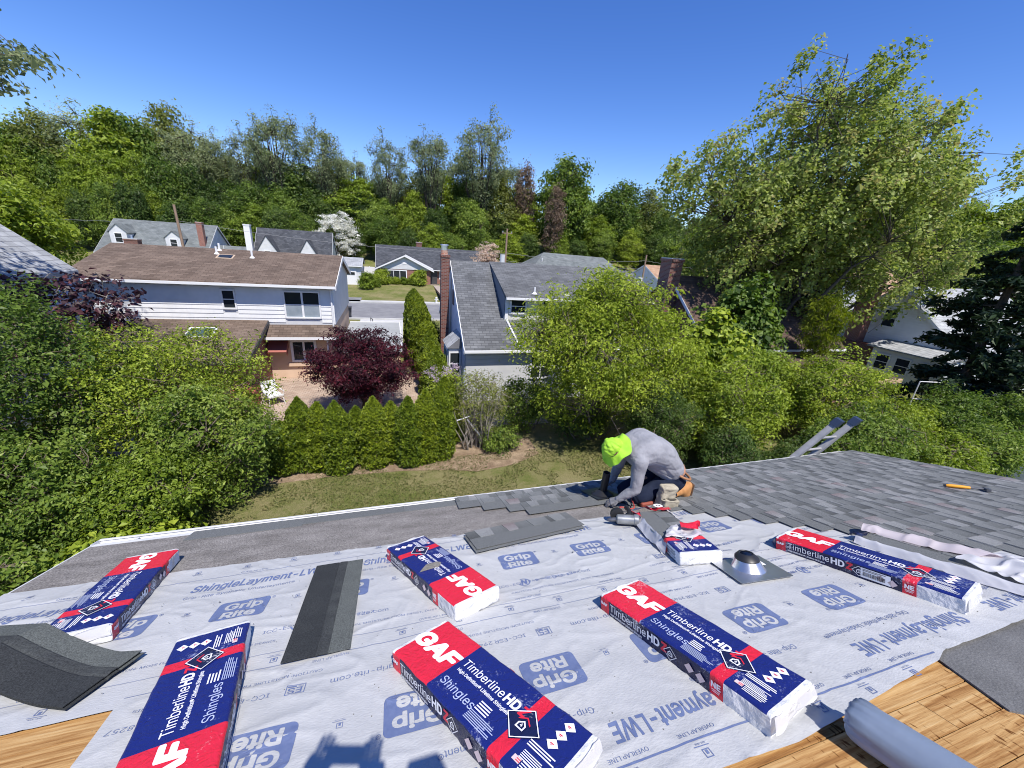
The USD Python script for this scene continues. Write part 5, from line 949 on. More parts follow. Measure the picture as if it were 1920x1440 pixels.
for a in (-1, 1):
    for b_ in (-1, 1): obj('leg', MB().tube([(.28 * a, .26 * b_, .4), (.32 * a, .33 * b_, 0)], .02, 6).geom, white_paint, ch)
    obj('armrest', MB().tube([(.31 * a, -.3, .4), (.33 * a, -.32, .62), (.33 * a, .2, .64), (.3 * a, .34, .7)], .022, 6).geom, white_paint, ch)
bx = thing('planter_box', 'red wooden box next to the white patio chair', 'planter', (-6.35, 18.2, .03))
for i in range(5): obj('slat', MB().box(-.5, .5, -.4, -.36, .02 + .13 * i, .14 + .13 * i).box(-.5, -.46, -.36, .4, .02 + .13 * i, .14 + .13 * i).box(.46, .5, -.36, .4, .02 + .13 * i, .14 + .13 * i).geom, look('red_wood', (.25, .06, .045), (.32, .09, .06), 6, .7) if i == 0 else '/World/Looks/red_wood', bx)
for i in range(8): obj('top_board', MB().box(-.52 + .13 * i, -.405 + .13 * i, -.42, .42, .67, .70).geom, '/World/Looks/red_wood', bx)
fe = thing('chain_link_gate', 'dark wire gate with white poles at the end of the front hedge', 'gate', (1.9, 12.6, 0))
for a, b_ in (((0, 0, 0), (0, 0, 1.5)), ((.25, 1.3, 0), (.25, 1.3, 1.5)), ((0, 0, 1.45), (.25, 1.3, 1.45)), ((0, 0, .1), (.25, 1.3, .1))): obj('frame_pole', MB().tube([a, b_], .03, 8).geom, dark_trim, fe)
for i in range(9): obj('wire', MB().tube([(.028 * i, .145 * i, .1), (.028 * i, .145 * i, 1.45)], .006, 4).geom, dark_trim, fe)
obj('white_pole', MB().tube([(.1, .1, 1.3), (1.2, .5, 1.42)], .022, 8).geom, white_paint, fe); obj('white_pole', MB().tube([(.62, .3, 1.25), (1.15, .15, .55)], .03, 8).geom, white_paint, fe)
rl_ = thing('rail_frame', 'white pipe frame with a grey net in front of the pale gabled house', 'frame', (27, 12.4, 0))
def rail(t, pts, r=.03): obj('pipe', MB().tube(pts, r, 8).geom, white_paint, t)
for x_ in (0, 2.9): rail(rl_, [(x_, -.25 * x_, 0), (x_, -.25 * x_, 2.1)])
rail(rl_, [(0, 0, 2.1), (2.9, -.72, 2.1)]); rail(rl_, [(0, 0, 1.1), (2.9, -.72, 1.1)])
r2 = thing('handrail', 'low white pipe handrail right of the pipe frame, under the dark conifer', 'handrail', (30.3, 11.2, 0))
for x_ in (0, 1.6, 3.2, 4.8): rail(r2, [(x_, -.25 * x_, 0), (x_, -.25 * x_, .95)])
rail(r2, [(0, 0, .95), (4.8, -1.2, .95)]); rail(r2, [(0, 0, .5), (4.8, -1.2, .5)], .022)
tag(obj('low_wall', MB().box(27, 33, 10.6, 11.0, 0, .35).geom, concrete), 'low pale concrete kerb wall under the white rails', 'wall')
# ---------------------------------------------------------------- trees and plants
bark = look('bark', (.10, .075, .055), (.17, .13, .10), 9, .95, .02, 25, coord='obj'); bark_pale = look('pale_bark', (.22, .19, .155), (.32, .28, .235), 9, .95, .01, 25, coord='obj'); bark_dark = look('dark_bark', (.035, .028, .022), (.07, .055, .043), 9, .95, .02, 25, coord='obj')
LM = {'mid': leaflook('leaf_mid', [(0, (.05, .09, .012)), (.5, (.12, .19, .025)), (1, (.22, .29, .05))]), 'bright': leaflook('leaf_bright', [(0, (.085, .13, .010)), (.5, (.19, .26, .022)), (1, (.31, .385, .05))]), 'dark': leaflook('leaf_dark', [(0, (.028, .056, .010)), (.5, (.065, .115, .02)), (1, (.13, .19, .038))]),
      'yellow': leaflook('leaf_yellow', [(0, (.10, .14, .008)), (.5, (.19, .235, .016)), (1, (.30, .34, .035))]), 'maple': leaflook('leaf_maple', [(0, (.15, .19, .035)), (.4, (.28, .34, .07)), (.8, (.44, .49, .14)), (1, (.38, .33, .13))], .46), 'purple': leaflook('leaf_purple', [(0, (.022, .005, .010)), (.6, (.062, .012, .022)), (1, (.14, .02, .032))], .25), 'plum': leaflook('leaf_plum', [(0, (.028, .012, .018)), (.7, (.07, .03, .042)), (1, (.15, .055, .062))], .25),
      'olive': leaflook('leaf_olive', [(0, (.09, .115, .02)), (.5, (.17, .20, .04)), (1, (.26, .285, .07))]), 'rust': leaflook('leaf_rust', [(0, (.09, .06, .04)), (.5, (.17, .12, .08)), (1, (.25, .19, .13))]), 'white': leaflook('blossom_white', [(0, (.5, .5, .42)), (1, (.78, .77, .72))]), 'pink': leaflook('blossom_pink', [(0, (.42, .32, .38)), (1, (.7, .6, .66))]), 'tan': leaflook('blossom_tan', [(0, (.36, .28, .2)), (1, (.62, .52, .42))]),
      'pine': leaflook('leaf_pine', [(0, (.010, .022, .011)), (.5, (.02, .042, .018)), (1, (.05, .08, .03))], .12), 'thuja': leaflook('leaf_thuja', [(0, (.05, .085, .006)), (.5, (.13, .18, .011)), (1, (.26, .32, .02))], .25), 'grey': leaflook('leaf_grey_green', [(0, (.12, .16, .075)), (.5, (.21, .25, .12)), (1, (.32, .36, .18))], .45)}
def unit(n, rng): q = rng.normal(size=(n, 3)); return q / np.linalg.norm(q, axis=1, keepdims=True)
def leaves_geo(c, size, rng, up=.7, aspect=.55, tone=None, out=None, fold=.18, droop=None):
    """one folded four cornered leaf at each point c"""
    n = len(c); nrm = rng.normal(size=(n, 3)) * .6 + [0, 0, up] + (0 if out is None else out); nrm /= np.linalg.norm(nrm, axis=1, keepdims=True)
    a = unit(n, rng)
    if droop is not None: a = a * .7 + droop
    a -= nrm * (a * nrm).sum(1, keepdims=True); a /= np.linalg.norm(a, axis=1, keepdims=True) + 1e-9; b_ = np.cross(nrm, a)
    s = (size * np.exp(rng.normal(size=n) * .32))[:, None]; h_ = nrm * s * fold
    v = np.stack([c - a * s * .5, c + b_ * s * aspect * .5 + h_, c + a * s * .5, c - b_ * s * aspect * .5 + h_], 1).reshape(-1, 3)
    k = np.arange(n)[:, None] * 4; f = np.vstack([k + [0, 1, 2], k + [0, 2, 3]])
    return v, f, np.repeat(np.clip(tone, 0, 1), 4)
def plant(kind, seed, H, rx, ry, z0, leaf, ncl, nl, ls, sig, trunk=.15, limbs=9, twig=.012, shape=1.0, gap=.3, lob=.45, stems=1, fork=.35, up=.7, aspect=.55, bk=None, names=('trunk', 'crown'), parent=None, limb_r=.45, flat_=.7, tone_mix=None, top_bias=0.0, lean=(0, 0), droop=None, inner=.38, taper_low=0.0, tall=0.0, shoot=None):
    sig = sig * .82
    """a tree or shrub: stems, limbs and twigs, and leaves in clumps round the twig ends. H height, rx, ry crown radii, z0 the crown's foot."""
    rng = np.random.default_rng(seed); cz, rz = (H + z0) / 2, (H - z0) / 2
    d = unit(int(ncl * 3), rng); lobv = 1 + lob * (meshkit.fbm(d * 1.9 + seed * 3.1, 3, seed) - .5) * 2
    r = np.maximum(rng.uniform(0, 1, len(d)), inner * rng.uniform(.5, 1, len(d))) ** .42
    shp = np.abs(d[:, 2]) ** 1
    C = d * (r * lobv)[:, None]; wid = np.where(C[:, 2] > 0, np.maximum(1 - np.clip(C[:, 2], 0, 1) * (1 - shape), .1), 1 - taper_low * np.clip(-C[:, 2], 0, 1)); C[:, :2] *= wid[:, None]
    C = C * [rx, ry, rz] + [lean[0] * 1.0, lean[1] * 1.0, cz]
    if tall: C[:, 2] += tall * rz * rng.exponential(.3, len(C)) * (rng.uniform(size=len(C)) < .15)
    g = meshkit.fbm(C / (max(rx, ry) * .42) + seed, 2, seed + 2); C = C[(g > gap) & (C[:, 2] > .1)][:ncl]
    paths, tips = [], []
    base = [np.zeros(3)] if stems == 1 else [np.array([rng.normal() * .25 * min(rx, 1.2), rng.normal() * .25 * min(ry, 1.2), 0]) for _ in range(stems)]
    nl_ = max(1, limbs // len(base)); m = MB(); samples = []
    for b0 in base:
        th_ = trunk * (1 if len(base) == 1 else rng.uniform(.6, 1)); topz = z0 + (H - z0) * (.72 if len(base) == 1 else .5)
        t = np.linspace(0, 1, 9); p = np.stack([b0[0] * (1 + t * 1.2) + lean[0] * t + rx * .05 * np.sin(t * 5 + seed), b0[1] * (1 + t * 1.2) + lean[1] * t + ry * .05 * np.cos(t * 4 + seed), t * topz], 1)
        m.tube(p, th_ * (1 - .78 * t) + .004, 8); samples.append(p[2:])
        for i in range(nl_):
            if len(C) == 0: break
            tip = C[rng.integers(len(C))] * [.85, .85, 1]; tz = np.clip((tip[2] - (H - z0) * fork * rng.uniform(.5, 1.1)) / topz, .12, .95); st = np.array([np.interp(tz, t, p[:, k]) for k in range(3)])
            ctl = st * .45 + tip * .55 + [0, 0, (tip[2] - st[2]) * -.12 + .08 * rz] + rng.normal(size=3) * .05 * rx; q = np.linspace(0, 1, 9)[:, None]
            pp = st * (1 - q) ** 2 + 2 * ctl * q * (1 - q) + tip * q ** 2; pp[1:-1] += rng.normal(size=(7, 3)) * .018 * rx
            m.tube(pp, th_ * limb_r * (1 - tz * .5) * (1 - .85 * q[:, 0]) + .003, 6); samples.append(pp[2:])
    S = np.vstack(samples); dd, ii = cKDTree(S).query(C); ok = dd < max(.52 * (rx + rz) * .5, 3 * sig); C, ii = C[ok], ii[ok]
    if twig:
        k = 0
        for c, i in zip(C, ii):
            mid = (S[i] + c) / 2 + rng.normal(size=3) * .06 * rx; m.tube([S[i], mid, c], [twig * 1.3, twig, twig * .5], 3, .5)
    per = rng.poisson(nl, len(C)); idx = np.repeat(np.arange(len(C)), per); n = len(idx)
    ofs = rng.normal(size=(n, 3)) * sig * [1, 1, flat_]; out = ofs / (sig * 2.2)
    if shoot is not None: ofs = ofs * .55 + np.asarray(shoot) * rng.uniform(-.55, .9, n)[:, None] * rng.uniform(.4, 1, len(C))[idx][:, None]
    ct = rng.uniform(.1, .9, len(C)); tone = ct[idx] + rng.normal(size=n) * .2 + top_bias * (ofs[:, 2] / sig)
    P_ = C[idx] + ofs; keep = P_[:, 2] > .03
    v, f, tn = leaves_geo(P_[keep], ls, rng, up, aspect, tone[keep], out[keep] + (P_[keep] - [0, 0, cz]) / [rx, ry, rz] * .35, droop=droop)
    return m, (v, f, tn)
def grow(name, label, cat, loc, group=None, leaf='mid', bk=None, extra=None, parts=('trunk', 'crown'), rot=0.0, **k):
    m, (v, f, tn) = plant(name, leaf=leaf, **k)
    c, s = math.cos(rot), math.sin(rot)
    t = thing(name, label, cat, loc, group, matrix=Gf.Matrix4d(c, s, 0, 0, -s, c, 0, 0, 0, 0, 1, 0, *map(float, loc), 1))
    obj(parts[0], m.geom, bk or bark, t, True); obj(parts[1], (v, f), LM[leaf], t, tone=tn)
    if extra: extra(t)
    return t
def proto(name, leaf, bk=None, parts=('trunk', 'crown'), **k):
    """a kind of tree kept as a class: every tree of that kind refers to it"""
    p = stage.CreateClassPrim(f'/World/{name}_kind'); m, (v, f, tn) = plant(name, leaf=leaf, **k)
    obj(parts[0], m.geom, bk or bark, p, True); obj(parts[1], (v, f), LM[leaf], p, tone=tn); return p
# near shrubs and trees along the back fence, left
grow('leafy_shrub', 'large dark green shrub filling the left foreground behind the roof', 'shrub', (-9.6, 12.6, 0), leaf='mid', seed=1, H=5.5, rx=2.8, ry=2.4, z0=.3, ncl=600, nl=80, ls=.082, sig=.25, trunk=.07, stems=6, limbs=24, gap=.4, shape=.8, lob=.7, tall=.25)
grow('leafy_shrub', 'tall loose green shrub in front of the brown roofed house, left of the patio chair', 'shrub', (-6.4, 13.2, 0), leaf='bright', seed=2, H=4.9, rx=2.7, ry=2.2, z0=.4, ncl=560, nl=64, ls=.075, sig=.24, trunk=.06, stems=6, limbs=24, gap=.41, shape=.75, lob=.75, tall=.3)
grow('leafy_shrub', 'rounded glossy shrub at the left end of the clipped hedge', 'shrub', (-4.9, 11.5, 0), leaf='mid', seed=3, H=3.5, rx=1.6, ry=1.4, z0=.15, ncl=320, nl=72, ls=.08, sig=.2, trunk=.05, stems=5, limbs=18, gap=.33)
grow('leafy_shrub', 'light green shrub hanging over the lawn, nearest the roof edge on the left', 'shrub', (-5.9, 10.0, 0), leaf='bright', seed=4, H=2.3, rx=1.3, ry=1.2, z0=.05, ncl=320, nl=64, ls=.075, sig=.18, trunk=.04, stems=5, limbs=16, gap=.3)
grow('leafy_shrub', 'broad shrub low at the left behind the roof corner', 'shrub', (-8.0, 9.9, 0), leaf='mid', seed=5, H=2.9, rx=1.8, ry=1.4, z0=.05, ncl=400, nl=72, ls=.078, sig=.2, trunk=.05, stems=6, limbs=18, gap=.33)
grow('leafy_shrub', 'big green shrub cut by the left edge of the picture', 'shrub', (-12.0, 11.6, 0), leaf='mid', seed=6, H=4.9, rx=2.2, ry=2.0, z0=.2, ncl=420, nl=72, ls=.08, sig=.24, trunk=.06, stems=6, limbs=18, gap=.4, lob=.7, tall=.3)
grow('leafy_shrub', 'yellow green shrub at the left edge, lower than its neighbours', 'shrub', (-10.9, 9.2, 0), leaf='yellow', seed=7, H=2.2, rx=1.2, ry=1.0, z0=.05, ncl=220, nl=40, ls=.09, sig=.16, trunk=.04, stems=4, limbs=12)
grow('bramble', 'low bramble patch with bright leaves just beyond the gutter corner', 'shrub', (-5.6, 8.5, 0), leaf='bright', seed=8, H=1.1, rx=1.5, ry=.9, z0=.02, ncl=260, nl=26, ls=.12, sig=.16, trunk=.02, stems=5, limbs=12, gap=.3, up=1.2, aspect=.8)
grow('bramble', 'straggly low bush at the bottom left on the bare lawn', 'shrub', (-7.6, 8.2, 0), leaf='mid', seed=9, H=1.2, rx=1.3, ry=.9, z0=.02, ncl=180, nl=30, ls=.085, sig=.16, trunk=.02, stems=5, limbs=12, gap=.4)
grow('plum_tree', 'dark purple leaved tree with bare pale sticks between the two left houses', 'tree', (-10.9, 16.6, 0), leaf='plum', seed=10, H=5.7, rx=2.9, ry=1.4, z0=2.6, ncl=210, nl=16, ls=.15, sig=.24, trunk=.08, stems=6, limbs=40, bk=bark_pale, gap=.42, aspect=.8, lob=.6)
# purple japanese maple on the patio
grow('japanese_maple', 'domed dark purple maple on the brick patio', 'tree', (-1.35, 16.7, 0), leaf='purple', seed=12, H=3.9, rx=2.1, ry=1.85, z0=.7, ncl=560, nl=66, ls=.10, sig=.19, trunk=.1, limbs=14, gap=.28, lob=.35, aspect=.35, flat_=.45, shape=.9, bk=bark_dark)
# bare shrub, lilac
grow('twiggy_shrub', 'half bare shrub of upright pale stems in front of the grey house', 'shrub', (3.05, 13.2, 0), leaf='olive', seed=13, H=3.1, rx=1.1, ry=.9, z0=.7, ncl=380, nl=17, ls=.06, sig=.14, trunk=.035, stems=22, limbs=150, bk=bark_pale, gap=.15, limb_r=.4, twig=.009, fork=1.2)
grow('lilac', 'lilac bush with pale pink flower heads left of the twiggy shrub', 'shrub', (1.95, 14.6, 0), leaf='bright', seed=14, H=2.7, rx=.75, ry=.7, z0=.4, ncl=110, nl=30, ls=.085, sig=.15, trunk=.03, stems=5, limbs=12, extra=lambda t: (lambda q: obj('blossom', q[1][:2], LM['pink'], t, tone=q[1][2]))(plant('b', leaf='pink', seed=15, H=3.1, rx=.85, ry=.8, z0=1.2, ncl=60, nl=60, ls=.05, sig=.10, twig=0, limbs=1, up=0)))
grow('leafy_shrub', 'loose green bush hiding the foot of the grey house, right of the twiggy shrub', 'shrub', (5.1, 14.2, 0), leaf='mid', seed=45, H=2.5, rx=1.2, ry=.9, z0=.1, ncl=220, nl=40, ls=.08, sig=.18, trunk=.04, stems=5, limbs=14, gap=.36)
grow('low_shrub', 'small leafy shrub at the foot of the twiggy shrub', 'shrub', (3.7, 12.6, 0), leaf='mid', seed=16, H=1.0, rx=.8, ry=.5, z0=.03, ncl=110, nl=32, ls=.075, sig=.12, trunk=.02, stems=4, limbs=8)
# big light green tree in the middle and its neighbours
grow('broad_tree', 'large light green tree in the middle, right of the grey house and behind the roofer', 'tree', (7.9, 13.0, 0), leaf='bright', seed=17, H=6.7, rx=3.9, ry=3.0, z0=1.0, ncl=950, nl=62, ls=.115, sig=.30, trunk=.16, limbs=26, gap=.33, shape=.62, lob=.5, aspect=.4, tall=.35)
grow('dark_shrub', 'dense dark green clipped shrub right behind the roofer', 'shrub', (9.2, 10.6, 0), leaf='dark', seed=18, H=3.6, rx=1.35, ry=1.1, z0=.05, ncl=420, nl=70, ls=.06, sig=.15, trunk=.06, stems=3, limbs=12, gap=.12, lob=.2)
grow('young_maple', 'young maple with large bright leaves, in front of the brown roofed house', 'tree', (13.3, 13.2, 0), leaf='bright', seed=19, H=5.4, rx=1.5, ry=1.3, z0=.8, ncl=260, nl=34, ls=.2, sig=.24, trunk=.06, limbs=14, gap=.34, shape=.5, aspect=.85, tall=.4, up=.9)
grow('young_maple', 'taller darker young maple shading the reddish brown roof', 'tree', (16.9, 15.2, 0), leaf='mid', seed=39, H=6.6, rx=2.2, ry=1.4, z0=1.0, ncl=330, nl=36, ls=.2, sig=.28, trunk=.08, limbs=16, gap=.36, shape=.7, aspect=.85, up=.9, tall=.3)
grow('leafy_shrub', 'bright green shrub right of the young maple', 'shrub', (15.8, 12.8, 0), leaf='bright', seed=20, H=4.6, rx=2.2, ry=1.4, z0=.3, ncl=330, nl=50, ls=.11, sig=.24, trunk=.05, stems=5, limbs=14, gap=.34)
grow('leafy_shrub', 'wide green shrub behind the ladder', 'shrub', (12.6, 10.6, 0), leaf='bright', seed=21, H=4.0, rx=2.2, ry=1.3, z0=.2, ncl=420, nl=56, ls=.095, sig=.23, trunk=.05, stems=6, limbs=16, gap=.36)
grow('leafy_shrub', 'feathery green shrub reaching up to the brick garage', 'shrub', (18.3, 11.2, 0), leaf='bright', seed=22, H=4.3, rx=2.8, ry=1.5, z0=.2, ncl=420, nl=52, ls=.10, sig=.23, trunk=.05, stems=6, limbs=16, gap=.36)
grow('leafy_shrub', 'shaded shrub at the right behind the finished shingles', 'shrub', (16.2, 8.3, 0), leaf='mid', seed=23, H=2.9, rx=2.4, ry=1.3, z0=.05, ncl=420, nl=52, ls=.09, sig=.21, trunk=.05, stems=6, limbs=16, gap=.36)
grow('dark_shrub', 'dark low shrub in the shade left of the ladder', 'shrub', (11.4, 9.3, 0), leaf='dark', seed=43, H=2.1, rx=1.5, ry=.8, z0=.03, ncl=260, nl=56, ls=.07, sig=.17, trunk=.04, stems=4, limbs=10, gap=.2)
grow('dark_shrub', 'dark low shrub in the shade just behind the ladder rails', 'shrub', (14.0, 8.6, 0), leaf='dark', seed=44, H=1.9, rx=1.6, ry=.8, z0=.03, ncl=260, nl=56, ls=.07, sig=.17, trunk=.04, stems=4, limbs=10, gap=.2)
grow('leafy_shrub', 'low bright bush beyond the far corner of the finished shingles', 'shrub', (19.0, 7.3, 0), leaf='bright', seed=40, H=2.2, rx=2.2, ry=1.1, z0=.03, ncl=320, nl=46, ls=.09, sig=.2, trunk=.04, stems=5, limbs=14, gap=.36)
grow('leafy_shrub', 'bush at the right edge level with the far roof corner', 'shrub', (23.0, 7.6, 0), leaf='mid', seed=41, H=2.0, rx=2.2, ry=1.1, z0=.03, ncl=300, nl=46, ls=.10, sig=.2, trunk=.04, stems=5, limbs=14, gap=.36)
grow('leafy_shrub', 'dim bush under the dark conifer at the right edge', 'shrub', (27.5, 9.0, 0), leaf='mid', seed=42, H=2.6, rx=2.4, ry=1.3, z0=.03, ncl=300, nl=46, ls=.11, sig=.2, trunk=.04, stems=5, limbs=14, gap=.36)
grow('leafy_shrub', 'green shrub under the white handrail', 'shrub', (21.3, 9.9, 0), leaf='bright', seed=24, H=2.3, rx=2.4, ry=1.1, z0=.05, ncl=360, nl=46, ls=.10, sig=.21, trunk=.04, stems=5, limbs=14, gap=.38)
grow('leafy_shrub', 'shrub at the right edge with sunlit tips, below the dark conifer', 'shrub', (24.5, 9.7, 0), leaf='mid', seed=25, H=2.6, rx=2.4, ry=1.2, z0=.05, ncl=320, nl=46, ls=.11, sig=.22, trunk=.04, stems=5, limbs=14, gap=.38)
grow('leafy_shrub', 'dim shrub in the gap between the middle tree and the ladder', 'shrub', (11.2, 12.9, 0), leaf='mid', seed=26, H=3.0, rx=1.5, ry=1.2, z0=.1, ncl=260, nl=52, ls=.09, sig=.2, trunk=.04, stems=5, limbs=12, gap=.33)
grow('leafy_shrub', 'low shrub in the shade under the big middle tree', 'shrub', (7.4, 13.2, 0), leaf='dark', seed=27, H=1.5, rx=1.4, ry=.8, z0=.03, ncl=200, nl=40, ls=.075, sig=.16, trunk=.03, stems=5, limbs=10)
# the big maple
grow('big_maple', 'tall wide maple with wind swept pale leaves, highest tree on the right', 'tree', (25.2, 20.2, 0), leaf='maple', seed=28, H=17.4, rx=11.4, ry=6.8, z0=3.4, ncl=1700, nl=74, ls=.165, sig=.44, trunk=.42, limbs=52, gap=.41, shape=1.12, lob=.42, aspect=.85, bk=bark_dark, twig=.02, fork=.7, lean=(1.5, 0), flat_=1.0, shoot=(.55, -.1, .95), inner=.25)
grow('weeping_shrub', 'feathery yellow green shrub by the right brick chimney', 'shrub', (23.2, 15.6, 0), leaf='yellow', seed=29, H=6.2, rx=1.0, ry=1.0, z0=2.4, ncl=120, nl=60, ls=.16, sig=.22, trunk=.1, limbs=10, aspect=.2, droop=np.array([0, 0, -1.2]))
# dark conifer at the right edge
def conifer(name, label, loc, H, R_, seed, leaf='pine', n=16, per=240, ls=.2, bare=.08, wl=2.6):
    rng = np.random.default_rng(seed); m = MB().tube([(0, 0, 0), (.1, 0, H * .5), (0, 0, H)], [.26, .17, .03], 8); Cs = []
    zz = np.arange(H * bare, H * .98, H / (n * 1.5))
    for z in zz:
        rr_ = R_ * (1 - (z / H) ** 1.4) * rng.uniform(.75, 1.1) + .25
        for a in np.linspace(0, 2 * np.pi, 7, endpoint=False) + rng.uniform(0, 2):
            if rng.uniform() < .28: continue
            l = rr_ * rng.uniform(.55, 1.3); q = np.linspace(0, 1, 7)[:, None]; d_ = np.array([math.cos(a), math.sin(a), 0]); zj, sl = rng.uniform(-.5, .5), rng.uniform(-.15, .45); p = np.array([0, 0, max(z + zj, .3)]) + d_ * l * q + np.array([0, 0, 1.0]) * (-.28 * l * q ** 2 + sl * l * q)
            m.tube(p, .05 * (1 - .8 * q[:, 0]) + .006, 4); k = int(per * l / R_ / 2) + 8; s_ = rng.uniform(.15, 1.02, k) ** .7
            Cs.append(np.stack([np.interp(s_, q[:, 0], p[:, i]) for i in range(3)], 1) + rng.normal(size=(k, 3)) * [.2, .2, .15] * (l / wl))
    C = np.vstack(Cs); v, f, tn = leaves_geo(C, ls, rng, .9, .4, rng.uniform(.1, .9, len(C)), droop=np.array([0, 0, -.3]))
    t = thing(name, label, 'tree', loc); obj('trunk', m.geom, bark_dark, t, True); obj('crown', (v, f), LM[leaf], t, tone=tn); return t
conifer('dark_conifer', 'tall dark conifer along the right edge of the picture', (30.0, 12.1, 0), 13.2, 2.5, 31, n=18, per=420, ls=.3)
conifer('dark_conifer', 'lower dark conifer between the pale gabled house and the right edge', (31.0, 10.9, 0), 5.6, 1.9, 32, n=13, per=320, ls=.2)
# branches of a near tree in the upper left corner
grow('near_tree', 'near tree reaching in at the top left corner with layered grey green leaves', 'tree', (-13.2, 14.6, 0), leaf='grey', seed=33, H=13.6, rx=4.6, ry=3.2, z0=7.6, ncl=300, nl=44, ls=.15, sig=.34, trunk=.25, limbs=22, gap=.45, lob=.5, flat_=.3, twig=.012)
grow('garden_tree', 'bright leafy tree between the pale left roof and the cape', 'tree', (-26.8, 37, 0), leaf='bright', seed=34, H=9.6, rx=5.2, ry=4.5, z0=.8, ncl=520, nl=52, ls=.3, sig=.55, trunk=.25, limbs=18, gap=.3, shape=.8)
# arborvitae hedge
def thuja_geo(seed, H, R_, n=13000, pts=1):
    rng = np.random.default_rng(seed); u = rng.uniform(0, 1, n) ** .8; a = rng.uniform(0, 2 * np.pi, n); prof = np.interp(u, [0, .1, .55, .8, .93, 1], [.82, 1, .95, .68, .3, .03] if seed < 53 else [.8, 1, 1, .9, .6, .12])
    lump = meshkit.noise(np.stack([np.cos(a) * 2.2, np.sin(a) * 2.2, u * H * 3.2], -1) + seed, seed); l2 = meshkit.noise(np.stack([np.cos(a) * 5, np.sin(a) * 5, u * H * 8], -1) + seed, seed + 1); r = R_ * prof * (.68 + .34 * lump + .22 * l2) * (1 - .3 * rng.uniform(0, 1, n) ** 2)
    c = np.stack([r * np.cos(a), r * np.sin(a), u * H], 1); out = np.stack([np.cos(a), np.sin(a), np.full(n, .35)], 1)
    v, f, tn = leaves_geo(c, .075, rng, .2, .5, .5 + rng.normal(size=n) * .25, out=out * .5, droop=np.array([0, 0, .9]) + out * .9)
    return v, f, tn
th_p = []
for i in range(5):
    p = stage.CreateClassPrim(f'/World/arborvitae_kind_{i:03d}'); v, f, tn = thuja_geo(50 + i, 2.5, .52); obj('trunk', MB().tube([(0, 0, 0), (0, 0, 2.2)], [.08, .02], 6).geom, bark, p); obj('crown', (v, f), LM['thuja'], p, tone=tn); th_p.append(p)
rng = np.random.default_rng(9); ordn = ['first', 'second', 'third', 'fourth', 'fifth', 'sixth', 'seventh', 'eighth', 'ninth', 'tenth', 'eleventh']
for i, x in enumerate(np.linspace(-3.55, 1.5, 10)):
    s = rng.uniform(.82, 1.06); s = {2: .95, 3: 1.0, 9: 1.12, 8: 1.08, 0: .72}.get(i, s)
    copy_of(th_p[i % 3], 'arborvitae', (x, 12.45 + .12 * rng.normal(), 0), rng.uniform(0, 6), (1.0, 1.0, s), f'{ordn[i]} arborvitae from the left in the clipped front hedge', 'arborvitae of the hedge').SetCustomDataByKey('category', 'hedge tree')
side = [(1.75, 13.6, 2.7), (1.8, 14.8, 2.6), (1.7, 16.0, 3.0), (1.85, 17.3, 2.9), (1.75, 18.6, 2.8), (1.8, 20, 3.0), (1.75, 21.5, 3.2), (1.5, 23.2, 4.0), (1.4, 24.4, 4.3), (1.3, 25.6, 4.4), (1.35, 27, 4.1)]
for i, (x, y, H_) in enumerate(side):
    copy_of(th_p[i % 3 if H_ < 3.1 else 3 + i % 2], 'arborvitae', (x, y, 0), rng.uniform(0, 6), (1.25, 1.25, H_ / 2.5), f'{ordn[i]} arborvitae going back along the side row between the two houses', 'arborvitae of the hedge').SetCustomDataByKey('category', 'hedge tree')
grow('leafy_shrub', 'dark round shrub against the chimney of the grey house', 'shrub', (2.05, 24.5, 0), leaf='dark', seed=35, H=2.6, rx=.9, ry=1.4, z0=.05, ncl=200, nl=50, ls=.11, sig=.2, stems=3, limbs=8, trunk=.04)
# front garden shrubs of the ranch and blossom trees
ball_p = proto('round_shrub', 'bright', seed=36, H=1.9, rx=1.05, ry=1.0, z0=.05, ncl=220, nl=34, ls=.16, sig=.2, trunk=.04, stems=3, limbs=8, gap=.05, lob=.15)
for x, y, s, lb in ((-3.2, 56.3, 1.15, 'large round clipped shrub beside the driveway of the ranch'), (-1.3, 59.6, 1.1, 'round shrub against the left corner of the brick ranch'), (-1.9, 57.6, .6, 'smallest pale shrub between two round ones before the ranch'), (3.9, 59.6, 1.2, 'bright round shrub under the front gable of the ranch'), (8.0, 60.4, .75, 'small dark shrub right of the ranch steps')):
    copy_of(ball_p, 'round_shrub', (x, y, float(terr(x, y)) - .05), x, (s, s, s), lb).SetCustomDataByKey('category', 'shrub')
for i in range(4): copy_of(ball_p, 'clipped_hedge', (-.4 + 1.05 * i, 60.2, float(terr(0, 60.2)) - .05), i, (.85, .55, .55), f'{ordn[i]} bush from the left in the low dark hedge under the ranch window', 'low hedge of the ranch').SetCustomDataByKey('category', 'hedge')
grow('blossom_tree', 'tree in full white blossom right of the white gabled house', 'tree', (-9.9, 84.5, 0.9), leaf='white', seed=37, H=10.6, rx=4.6, ry=3.2, z0=1.2, ncl=300, nl=40, ls=.24, sig=.4, trunk=.15, limbs=16, gap=.38, flat_=.4)
grow('blossom_tree', 'small pale tan blossom tree next to the transformer pole', 'tree', (13.4, 57.5, .7), leaf='tan', seed=38, H=6.6, rx=2.0, ry=1.8, z0=1.0, ncl=200, nl=36, ls=.2, sig=.3, trunk=.12, limbs=12, gap=.36, flat_=.35)
